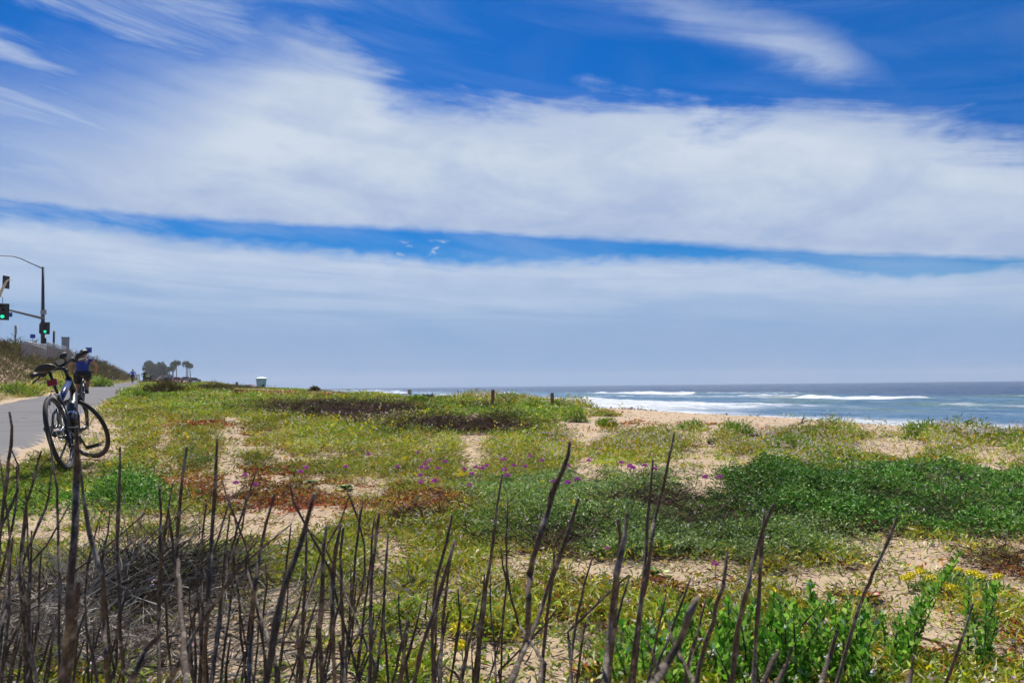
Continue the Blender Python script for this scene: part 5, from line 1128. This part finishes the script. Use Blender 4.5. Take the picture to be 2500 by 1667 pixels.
# cream mast with its own head
b = Vector((*wp(-34, 850, 80).xy, 0)); b.z = gz(b.x, b.y)-.1; root = empty('traffic_signal', b, 0, label='cream curved mast arm with a black signal head at the left edge', cat='traffic light')
MB(Tm(-b)).tube([b, wp(-34, 800, 80), wp(-24, 765, 80), wp(0, 718, 80), wp(9, 699, 80), wp(17, 685.5, 80), wp(22, 682.5, 80), wp(25, 683, 80), wp(32, 685, 80)], [.22, .20, .18, .16, .13, .10, .07, .03, .02], 10).build('mast', M_cream, root)
signal_head(root, Tm(-b) @ facing(wp(15, 689, 80.6), R(50)), 1.25, False)
# posts and signs
def post(px, y0, Y, w, m, label, name='post', cat='post', plate=None, ybase=None):
    q = wp(px, y0, Y); b = Vector((q.x, q.y, gz(q.x, q.y)-.05)); root = empty(name, b, 0, label=label, cat=cat)
    h = q.z-b.z; pl_h = plate[1] if plate else 0
    MB().tube([(0, 0, 0), (0, 0, h-(pl_h*.8 if plate else 0))], [w/2, w/2*.9], 8).build('pole', m, root)
    if plate: MB(Matrix.Rotation(math.atan2(-q.x, q.y), 4, 'Z')).box((0, -.03-w/2, h-pl_h/2), (plate[0], .03, pl_h)).build('sign_plate', plate[2], root)
    return root
post(-1, 780, 68, .10, mm('pink_pole', (.45, .22, .26), .5), 'thin pinkish pole at the left edge below the traffic light', 'pole', 'pole')
q = wp(38.5, 794, 78); r_ = post(38.5, 794, 78, .13, M_pole, 'thin grey pole with a thicker top between left edge and ramp wall', 'pole', 'pole')
h_ = q.z-gz(q.x, q.y); MB().tube([(0, 0, h_-.9), (0, 0, h_+.02)], .12, 8).build('sleeve', M_signg, r_)
post(80, 816, 84, .08, M_rail, 'small blue grey sign on a post behind the ramp railing', 'road_sign', 'sign', (.50, .45, M_signb))
post(132, 808, 96, .28, M_pole, 'short thick dark pole behind the ramp wall', 'pole', 'pole')
post(217, 848, 112, .10, M_rail, 'square blue sign on a post above the cyclist', 'road_sign', 'sign', (.80, .80, M_signb))
q = wp(160, 824.5, 100); b = Vector((q.x, q.y, gz(q.x, q.y))); root = empty('information_kiosk', b, 0, label='grey square kiosk standing behind the ramp wall', cat='kiosk'); h_ = q.z-b.z
Mx = Matrix.Rotation(math.atan2(-q.x, q.y), 4, 'Z'); MB(Mx).box((0, 0, h_/2), (.92, .5, h_)).build('body', M_signg, root); MB(Mx).box((0, 0, h_+.03), (.98, .56, .10)).build('cap', M_pole, root); MB(Mx).box((0, -.26, h_*.62), (.94, .03, .05)).build('band', M_pole, root)
q = wp(1, 838, 60); b = Vector((q.x-.45, q.y, gz(q.x, q.y))); root = empty('equipment_box', b, 0, label='dark red box with a thin rail on top at the left edge', cat='box')
h_ = q.z-b.z; Mr = mm('dark_red_paint', (.30, .012, .015), .5); MB().box((0, 0, h_/2), (1.3, .8, h_*.96), None, 1.04).build('body', Mr, root); MB().box((0, 0, h_-.02), (1.42, .9, .06)).build('lid', Mr, root)
m_ = MB()
for x in (-.55, .55): m_.tube([(x, 0, h_), (x, 0, h_+.38)], .015, 6)
m_.tube([(-.55, 0, h_+.38), (.55, 0, h_+.30)], .015, 6); m_.build('rail', M_rail, root)
# ramp walls with railings
def uY(px, u_): return u_/(((px-1250)/F)*.899+.438)
def wall(name, label, segs, rails, u_=-9.0, posts=9):
    (p0, t0, b0), (p1, t1, b1) = segs; Y0, Y1 = uY(p0, u_), uY(p1, u_)
    A0, A1, B0, B1 = wp(p0, t0, Y0), wp(p1, t1, Y1), wp(p0, b0, Y0), wp(p1, b1, Y1)
    o = Vector((B0.x, B0.y, B0.z)); root = empty(name, o, 0, label=label, cat='wall'); n_ = Vector((-.899, -.438, 0))*.22
    mb = MB(Tm(-o)); dn = Vector((0, 0, -1.0))
    mb.add([A0, A1, B1+dn, B0+dn, A0+n_, A1+n_, B1+dn+n_, B0+dn+n_], [(0, 3, 2, 1), (4, 5, 6, 7), (0, 1, 5, 4), (3, 7, 6, 2), (0, 4, 7, 3), (1, 2, 6, 5)], False)
    k = int((A1-A0).length/.42)
    for i in range(k):                # cast ribs on the face of the wall
        f = (i+.5)/k; a_, b_ = A0.lerp(A1, f), B0.lerp(B1, f)+dn; c_ = (a_+b_)/2-n_*.08; mb.box(c_-Vector((0, 0, .03)), (.05, .10, (a_-b_).length-.06), Matrix.Rotation(R(-64), 3, 'Z'))
    mb.build('panel', M_conc, root)
    if rails:
        R0, R1 = wp(p0, rails[0], Y0), wp(p1, rails[1], Y1); mb = MB(Tm(-o))
        for f_ in (0, .33, .66): mb.tube([R0.lerp(A0, f_), R1.lerp(A1, f_)], .035, 6)
        for i in range(posts): f = i/(posts-1); mb.tube([R0.lerp(R1, f), A0.lerp(A1, f)], .035, 6)
        mb.build('railing', M_rail, root)
wall('ramp_wall', 'left panel of the grey concrete ramp wall with railing', [(60, 840, 859), (113, 856, 868)], (833, 842))
wall('ramp_wall', 'right taller panel of the grey concrete ramp wall with railing', [(115, 842, 867), (161, 858, 873)], (835, 847))
wall('ramp_wall', 'short sloping end of the ramp wall above the handlebar', [(161.5, 848, 873), (184, 870, 878)], (844, 866), posts=4)
wall('low_wall', 'grey wall on the bank beyond the cyclist with pale capping', [(228, 897, 919), (254, 906, 922)], None)
post(275, 919, 100, .07, M_rail, 'thin post at the far left edge of the path', 'post', 'post')

# ------------------------------------------------------------------ things on the dune edge and the beach
M_wood = mm('weathered_wood', (.16, .085, .055), .85, 0, .4, 12, .5, .01); M_woodl = mm('pale_wood', (.36, .28, .25), .85, 0, .25, 12, .5, .01)
def timber(px, y0, Y, w, label):
    q = wp(px, y0, Y); b = Vector((q.x, q.y, gz(q.x, q.y)-.15)); h = q.z-b.z; root = empty('wooden_post', b, R(35), label=label, cat='post')
    mb = MB(); mb.box((0, 0, h/2), (w, w, h)); mb.build('post', M_wood, root)
    MB().box((w*.55, 0, h*.52), (w*.12, w*.9, h*.93)).build('board', M_woodl, root)
timber(1203, 951, 26, .085, 'left of two wooden posts on the dune crest against the surf')
timber(1348, 959, 22.5, .075, 'right of two wooden posts on the dune crest against the surf')
timber(578, 932.5, 78, .20, 'wooden post on the skyline left of the lifeguard tower')
post(1000, 951, 38, .04, M_woodl, 'small square sign on a thin post on the crest before the surf', 'beach_sign', 'sign', (.20, .25, M_woodl))
post(1118, 951, 33, .03, M_wood, 'thin stick standing on the crest between sign and wooden post', 'stick', 'stick')
post(560, 938, 90, .03, M_wood, 'thin stake on the skyline left of the wooden post', 'stick', 'stick')
M_teal = mm('teal_boards', (.13, .30, .36), .7, 0, .15, 3, .1); M_roof = mm('pale_blue_roof', (.12, .33, .42), .5, 0, .1, 3, .05)
def tower(px, Y, zroof_py, label):
    q = wp(px, zroof_py, Y); g0 = gz(q.x, q.y); b = Vector((q.x, q.y, g0-.1)); H = max(4.2, q.z-b.z); root = empty('lifeguard_tower', b, math.atan2(-q.x, q.y), label=label, cat='lifeguard tower')
    zf = H-2.75
    mb = MB(); vs = [(-.92, -.9, zf), (.92, -.9, zf), (.92, .9, zf), (-.92, .9, zf), (-1.18, -1.15, H-.35), (1.18, -1.15, H-.35), (1.18, 1.15, H-.35), (-1.18, 1.15, H-.35)]
    mb.add(vs, [(3, 2, 1, 0), (4, 5, 6, 7), (0, 1, 5, 4), (1, 2, 6, 5), (2, 3, 7, 6), (3, 0, 4, 7)], False); mb.build('cabin', M_teal, root)
    mb = MB(); mb.box((.15, 0, H-.32), (3.1, 2.7, .07)); mb.box((.05, 0, H-.14), (2.6, 2.3, .28), None, .35); mb.build('roof', M_roof, root)
    mb = MB(); mb.box((1.0, 0, zf-.06), (4.2, 2.4, .12)); mb.build('deck', M_teal, root)
    for x in (-.8, .8, 2.7):
        for y in (-.9, .9): MB().box((x, y, zf/2-.1), (.14, .14, zf)).build('leg', M_woodl, root)
    mb = MB()
    for x in (1.3, 2.1, 3.05): 
        for y in (-1.15, 1.15): mb.tube([(x, y, zf), (x, y, zf+1.0)], .03, 6)
    for z in (.4, .7, 1.0):
        for y in (-1.15, 1.15): mb.tube([(1.3, y, zf+z), (3.05, y, zf+z)], .022, 6)
        mb.tube([(3.05, -1.15, zf+z), (3.05, 1.15, zf+z)], .022, 6)
    mb.build('railing', M_rail, root)
    MB().cyl((.0, -1.13, H-1.25), (.0, -1.09, H-1.25), .13, n=14).build('emblem', mm('emblem_yellow', (.6, .38, .05), .5), root)
    MB().box((.45, -1.0, zf+.75), (.5, .06, .6)).build('window_shutter', M_sig, root)
tower(638, 172, 920.5, 'teal lifeguard tower with pale roof rising behind the dune')
tower(552, 300, 937.5, 'tiny distant lifeguard tower near the left end of the beach')
q = wp(605, 939, 96); b = Vector((q.x, q.y, gz(q.x, q.y)-.1)); h_ = q.z-b.z; root = empty('waste_bin', b, R(20), label='grey brown square bin on the skyline left of the lifeguard tower', cat='bin')
MB().box((0, 0, h_*.45), (.72, .6, h_*.9), None, 1.05).build('body', mm('bin_concrete', (.16, .15, .14), .9), root); MB().box((0, 0, h_*.95), (.80, .7, h_*.1)).build('lid', M_conc, root)
q = wp(617, 936, 130); b = Vector((q.x, q.y, gz(q.x, q.y))); root = empty('beach_umbrella', b, 0, label='small pale pink umbrella beside the lifeguard tower', cat='umbrella'); h_ = q.z-b.z
def canopy(mb, top, Rr, drop, tilt):
    n = 16; M_ = Tm(top) @ Matrix.Rotation(tilt, 4, 'Y'); vs = [M_ @ Vector((0, 0, 0))]
    for k in range(n): a = 2*math.pi*k/n; r__ = Rr*(1 if k % 2 == 0 else .95); vs.append(M_ @ Vector((r__*.55*math.cos(a), r__*.55*math.sin(a), -drop*.35)))
    for k in range(n): a = 2*math.pi*k/n; r__ = Rr*(1 if k % 2 == 0 else .94); vs.append(M_ @ Vector((r__*math.cos(a), r__*math.sin(a), -drop)))
    fs = [(0, 1+k, 1+(k+1) % n) for k in range(n)]+[(1+k, 1+n+k, 1+n+(k+1) % n, 1+(k+1) % n) for k in range(n)]; mb.add(vs, fs)
m_ = MB(); canopy(m_, Vector((0, 0, h_)), .45, .35, 0); m_.build('canopy', mm('pink_cloth', (.62, .32, .40), .8), root); MB().tube([(0, 0, 0), (0, 0, h_)], .02, 6).build('pole', M_rail, root)
q = wp(905, 956.5, 150); b = Vector((q.x, q.y, gz(q.x, q.y))); root = empty('beach_umbrella', b, 0, label='bright turquoise umbrella tilted on the beach against the surf', cat='umbrella'); h_ = q.z-b.z
m_ = MB(); canopy(m_, Vector((0.15, 0, h_)), .62, .55, R(24)); m_.build('canopy', mm('turquoise_cloth', (.01, .42, .58), .7), root); MB().tube([(-.2, 0, 0), (.15, 0, h_)], .02, 6).build('pole', M_rail, root)
p = hit(1774, 1011, 60); o = MB().ball((0, 0, .04), (.07, .05, .06), 10, 7).build('dark_stone', M_sig); o.location = p; tag(o, 'small dark lump on the sand at the edge of the surf', 'stone')

# ------------------------------------------------------------------ palms and trees far down the coast
M_trunk = mm('palm_trunk', (.16, .12, .09), .9, 0, .3, 1.5, .3, .05)
PAL['palm'] = [((.06, .11, .03), 4), ((.10, .15, .05), 3), ((.04, .07, .02), 3), ((.16, .15, .07), 1.5)]
PAL['thatch'] = [((.14, .11, .07), 3), ((.09, .08, .05), 3), ((.06, .08, .03), 3)]
def palm(px, py, Y, rc, label, skirt=0.0, group='palm trees far along the coast', seed=0):
    q = wp(px, py, Y); b = Vector((q.x, q.y, gz(q.x, q.y)-.3)); H = q.z-b.z; root = empty('palm_tree', b, 0, label=label, cat='palm tree', group=group)
    g = np.random.default_rng(seed+int(px*11)); lx = g.normal()*.3
    MB().tube([(-lx, 0, 0), (-lx*.4, 0, H*.5), (0, 0, H-rc*.5)], [.42, .30, .24], 8).build('trunk', M_trunk, root)
    n = 56; a = g.uniform(0, 6.283, n); z = g.uniform(-.7, 1, n); d = np.stack([np.cos(a)*np.sqrt(1-z*z*.8), np.sin(a)*np.sqrt(1-z*z*.8), z], 1); d /= np.linalg.norm(d, axis=1)[:, None]
    C0 = np.tile(np.array([0, 0, H-rc*.45]), (n, 1)); parts = [blades(C0, d, np.full(n, rc*.75), np.full(n, rc*.08), palette('thatch', n, g), g)]
    tip = C0+d*rc*.55; k = 9; B = np.repeat(tip, k, 0); D = np.repeat(d, k, 0)+g.normal(size=(n*k, 3))*.55; D[:, 2] -= .25; D /= np.linalg.norm(D, axis=1)[:, None]
    parts.append(blades(B, D, rc*.5*g.uniform(.6, 1.2, n*k), np.full(n*k, rc*.09), palette('palm', n*k, g), g))
    leafmesh('crown', parts, M_leaf, root)
    if skirt > 0:
        m = int(170*skirt); a = g.uniform(0, 6.283, m); zz = g.uniform(H*(1-skirt), H-rc*.3, m); r__ = rc*.62*g.uniform(.3, 1, m); B = np.stack([r__*np.cos(a)*.5, r__*np.sin(a)*.5, zz], 1)
        D = np.stack([np.cos(a)*.7, np.sin(a)*.7, -1+0*a], 1)+g.normal(size=(m, 3))*.2; D /= np.linalg.norm(D, axis=1)[:, None]
        leafmesh('dead_frond_skirt', [blades(B, D, np.full(m, rc*.8), np.full(m, rc*.22), palette('thatch', m, g), g)], M_twig, root)
PY = 520
for i, (px, py, rc, sk, lb) in enumerate(((431.5, 882, 3.0, 0, 'taller palm of the pair left of the three close palms'), (424, 885, 2.9, .2, 'palm leaning against the tallest pair palm, left side'), (455, 884.5, 3.2, 0, 'largest crowned palm of the right hand three'), (458.5, 889, 2.2, 0, 'middle palm of the right hand three'), (463, 889.5, 2.7, 0, 'lower right palm of the right hand three'),
        (414.5, 897, 2.2, 0, 'short palm just right of the dense dark grove'), (421.5, 898, 2.3, 0, 'short palm under the taller palm pair'), (363, 884, 3.4, .9, 'tall shaggy palm at the left end of the dense grove'), (357, 893, 3.0, .9, 'lower shaggy palm at the far left of the grove'),
        (371, 889, 3.2, .95, 'shaggy palm second in the dense grove'), (378, 893, 3.2, .95, 'shaggy palm in the dip of the dense grove'), (385, 891, 3.2, .95, 'shaggy palm right of the dip in the grove'), (392.5, 887, 3.4, .9, 'tall shaggy palm at the right of the dense grove'), (398, 893, 3.0, .9, 'shaggy palm at the right shoulder of the grove'), (405, 899, 2.9, .9, 'lowest shaggy palm at the right end of the grove'))):
    palm(px, py, PY+(i % 4)*9, rc, lb, sk, seed=i)
def broad(px, py, Y, wpx, label, seed=0):
    q = wp(px, py, Y); b = Vector((q.x, q.y, gz(q.x, q.y)-.3)); H = q.z-b.z; Rr = wpx/2*Y/F; root = empty('tree', b, 0, label=label, cat='tree'); g = np.random.default_rng(seed); mb = MB(); n = 900
    mb.tube([(0, 0, 0), (.2, 0, H*.35), (0, 0, H*.7)], [.4, .3, .12], 8)
    for k in range(6): a = k*1.05; mb.tube([(0.1, 0, H*.3), (Rr*.6*math.cos(a), Rr*.6*math.sin(a), H*.7)], [.18, .05], 6)
    mb.build('trunk', M_trunk, root); q_ = g.normal(size=(n, 3)); q_ /= np.linalg.norm(q_, axis=1)[:, None]; lob = 1+.3*np.sin(q_[:, 0]*5+seed)*np.cos(q_[:, 2]*6); B = q_*(g.uniform(.2, 1, n)**.4*lob)[:, None]*np.array([Rr, Rr, H*.42]); B[:, 2] += H*.56
    leafmesh('crown', [blades(B, dirs(n, .1, g), np.full(n, .8), np.full(n, .45), palette('palm', n, g), g)], M_leaf, root)
broad(375, 905, 560, 30, 'dark broad tree filling the left of the palm grove', 1); broad(391, 902, 560, 32, 'dark broad tree filling the right of the palm grove', 2); broad(413.5, 913, 500, 11, 'small round tree behind the parked vehicles', 3)

# ------------------------------------------------------------------ vehicles parked behind the mound
M_glass = mm('car_glass', (.03, .04, .05), .1, 0, .1, 4, 0)
def car(px, Y, yaw, paint, label, tall=1.45, L=4.4, dz=0.0, cat='car', name='parked_car'):
    q = wp(px, 930, Y); b = Vector((q.x, q.y, gz(q.x, q.y)+.02)); root = empty(name, b, yaw, label=label, cat=cat, group='vehicles parked behind the mound'); h = tall
    prof = [(-L/2, .35), (-L/2, .78), (-L/2+.12, .92), (-L*.36, .96), (-L*.26, h), (L*.16, h), (L*.30, .94), (L/2-.1, .82), (L/2, .62), (L/2, .35)]
    mb = MB(); vs = []; n = len(prof)
    for sx in (-1, 1):
        for x, z in prof: vs.append((x, sx*(.86 if z < 1 else .68), z))
    mb.add(vs, [tuple(range(n)), tuple(reversed(range(n, 2*n)))]+[(i, i+n, (i+1) % n+n, (i+1) % n) for i in range(n)], False); mb.build('body', paint, root)
    for sx in (-1, 1): MB().add([(-L*.24, sx*.79, h-.12), (L*.13, sx*.79, h-.12), (L*.25, sx*.87, .98), (-L*.32, sx*.87, .98), (-L*.24, sx*.72, h-.12), (L*.13, sx*.72, h-.12), (L*.25, sx*.80, .98), (-L*.32, sx*.80, .98)], [(0, 1, 2, 3), (7, 6, 5, 4), (0, 4, 5, 1), (2, 6, 7, 3)], False) or None
    mb = MB()
    for sx in (-1, 1): mb.add([(-L*.24, sx*.775, h-.12), (L*.13, sx*.775, h-.12), (L*.25, sx*.875, .98), (-L*.32, sx*.875, .98)], [(0, 1, 2, 3)], False)
    mb.build('side_window', M_glass, root)
    for sx in (-1, 1):
        for x in (-L*.31, L*.31): MB().ring((x, sx*.78, .32), (0, 1, 0), .22, .10, 18, 8).build('wheel', M_tyre, root)
    for sx in (-1, 1): MB().box((-L/2-.01, sx*.62, .74), (.04, .28, .14)).build('tail_light', M_red, root)
for (px, Y, yw, m_, lb, tall, L) in ((397, 300, R(60), mm('beige_paint', (.50, .36, .30), .4), 'pale beige van behind the mound below the grove', 2.1, 4.8), (403.5, 235, R(75), M_dark, 'dark red brown parked car beside the beige van', 1.3, 3.9), (414, 270, R(50), mm('teal_grey_paint', (.10, .20, .24), .3), 'teal grey parked car below the small round tree', 1.6, 4.4),
        (424, 255, R(28), mm('silver_paint', (.55, .56, .58), .25, .5), 'silver parked car right of the teal grey one', 1.5, 4.4), (431, 240, R(60), mm('rust_red_paint', (.14, .05, .04), .35), 'rust red parked car right of the silver one', 1.4, 4.2), (456, 250, R(15), mm('violet_grey_paint', (.20, .18, .28), .35), 'violet grey parked car under the three right hand palms', 1.6, 4.6), (472, 230, R(40), mm('brown_pink_paint', (.12, .09, .09), .4), 'brownish parked car at the right end of the row', 1.4, 4.2)):
    car(px, Y, yw, m_, lb, tall, L)
for px, Y, m_, lb in ((443.5, 165, mm('salmon_cloth', (.28, .11, .09), .8), 'person in a reddish top seen over the mound'), (466, 150, M_slate, 'person in dark clothes seen over the mound under the palms')):
    q = wp(px, 930, Y); person(Vector((q.x, q.y, gz(q.x, q.y))), HEAD, 'walk', m_, M_dark, None, label=lb, long_sleeves=True, shorts_len=1.5)
M_far = mm('far_steel', (.32, .32, .36), .7, .2, .1, 1)
def mastfar(px, y0, Y, w, label, twin=False):
    q = wp(px, y0, Y); b = Vector((q.x, q.y, gz(q.x, q.y)-.5)); h = q.z-b.z; root = empty('far_mast' if not twin else 'far_tower', b, 0, label=label, cat='mast' if not twin else 'tower'); mb = MB()
    for sx in (-1, 1): mb.tube([(sx*w/2, 0, 0), (sx*w*(.32 if not twin else .5), 0, h*.9)], [w*.14]*2, 6)
    for k in range(12): z = h*.9*k/12; mb.tube([(-w*.45, 0, z), (w*.42, 0, z+h*.075)], w*.06, 4)
    mb.build('frame', M_far, root); MB().box((0, 0, h*.93), (w*(.5 if not twin else 1.1), w*.5, h*.10)).build('head', M_far, root)
mastfar(237.5, 866, 420, 1.0, 'hazy slender mast above the bank right of the blue sign'); mastfar(256.5, 879, 560, 2.6, 'hazy far tower right of the slender mast', True); mastfar(337, 913, 620, 2.6, 'tiny hazy tower block above the end of the path', True)

# ------------------------------------------------------------------ sea air
hz_ = MB(); hz_.box((0, 1290, CZ+17), (5600, 2900, 46)); HZ = hz_.build('haze', None); HZ.data.materials.clear()
mh = bpy.data.materials.new('sea_haze'); mh.use_nodes = True; t = NT(mh.node_tree); out = t.n('ShaderNodeOutputMaterial'); pv = t.n('ShaderNodeVolumePrincipled')
t.set(pv, 'Color', (.80, .87, 1.0, 1)); t.set(pv, 'Density', .00018); t.set(pv, 'Anisotropy', .2); t.t.links.new(pv.outputs[0], out.inputs['Volume']); HZ.data.materials.append(mh)
tag(HZ, 'thin pale sea haze over the whole coast', kind='stuff')
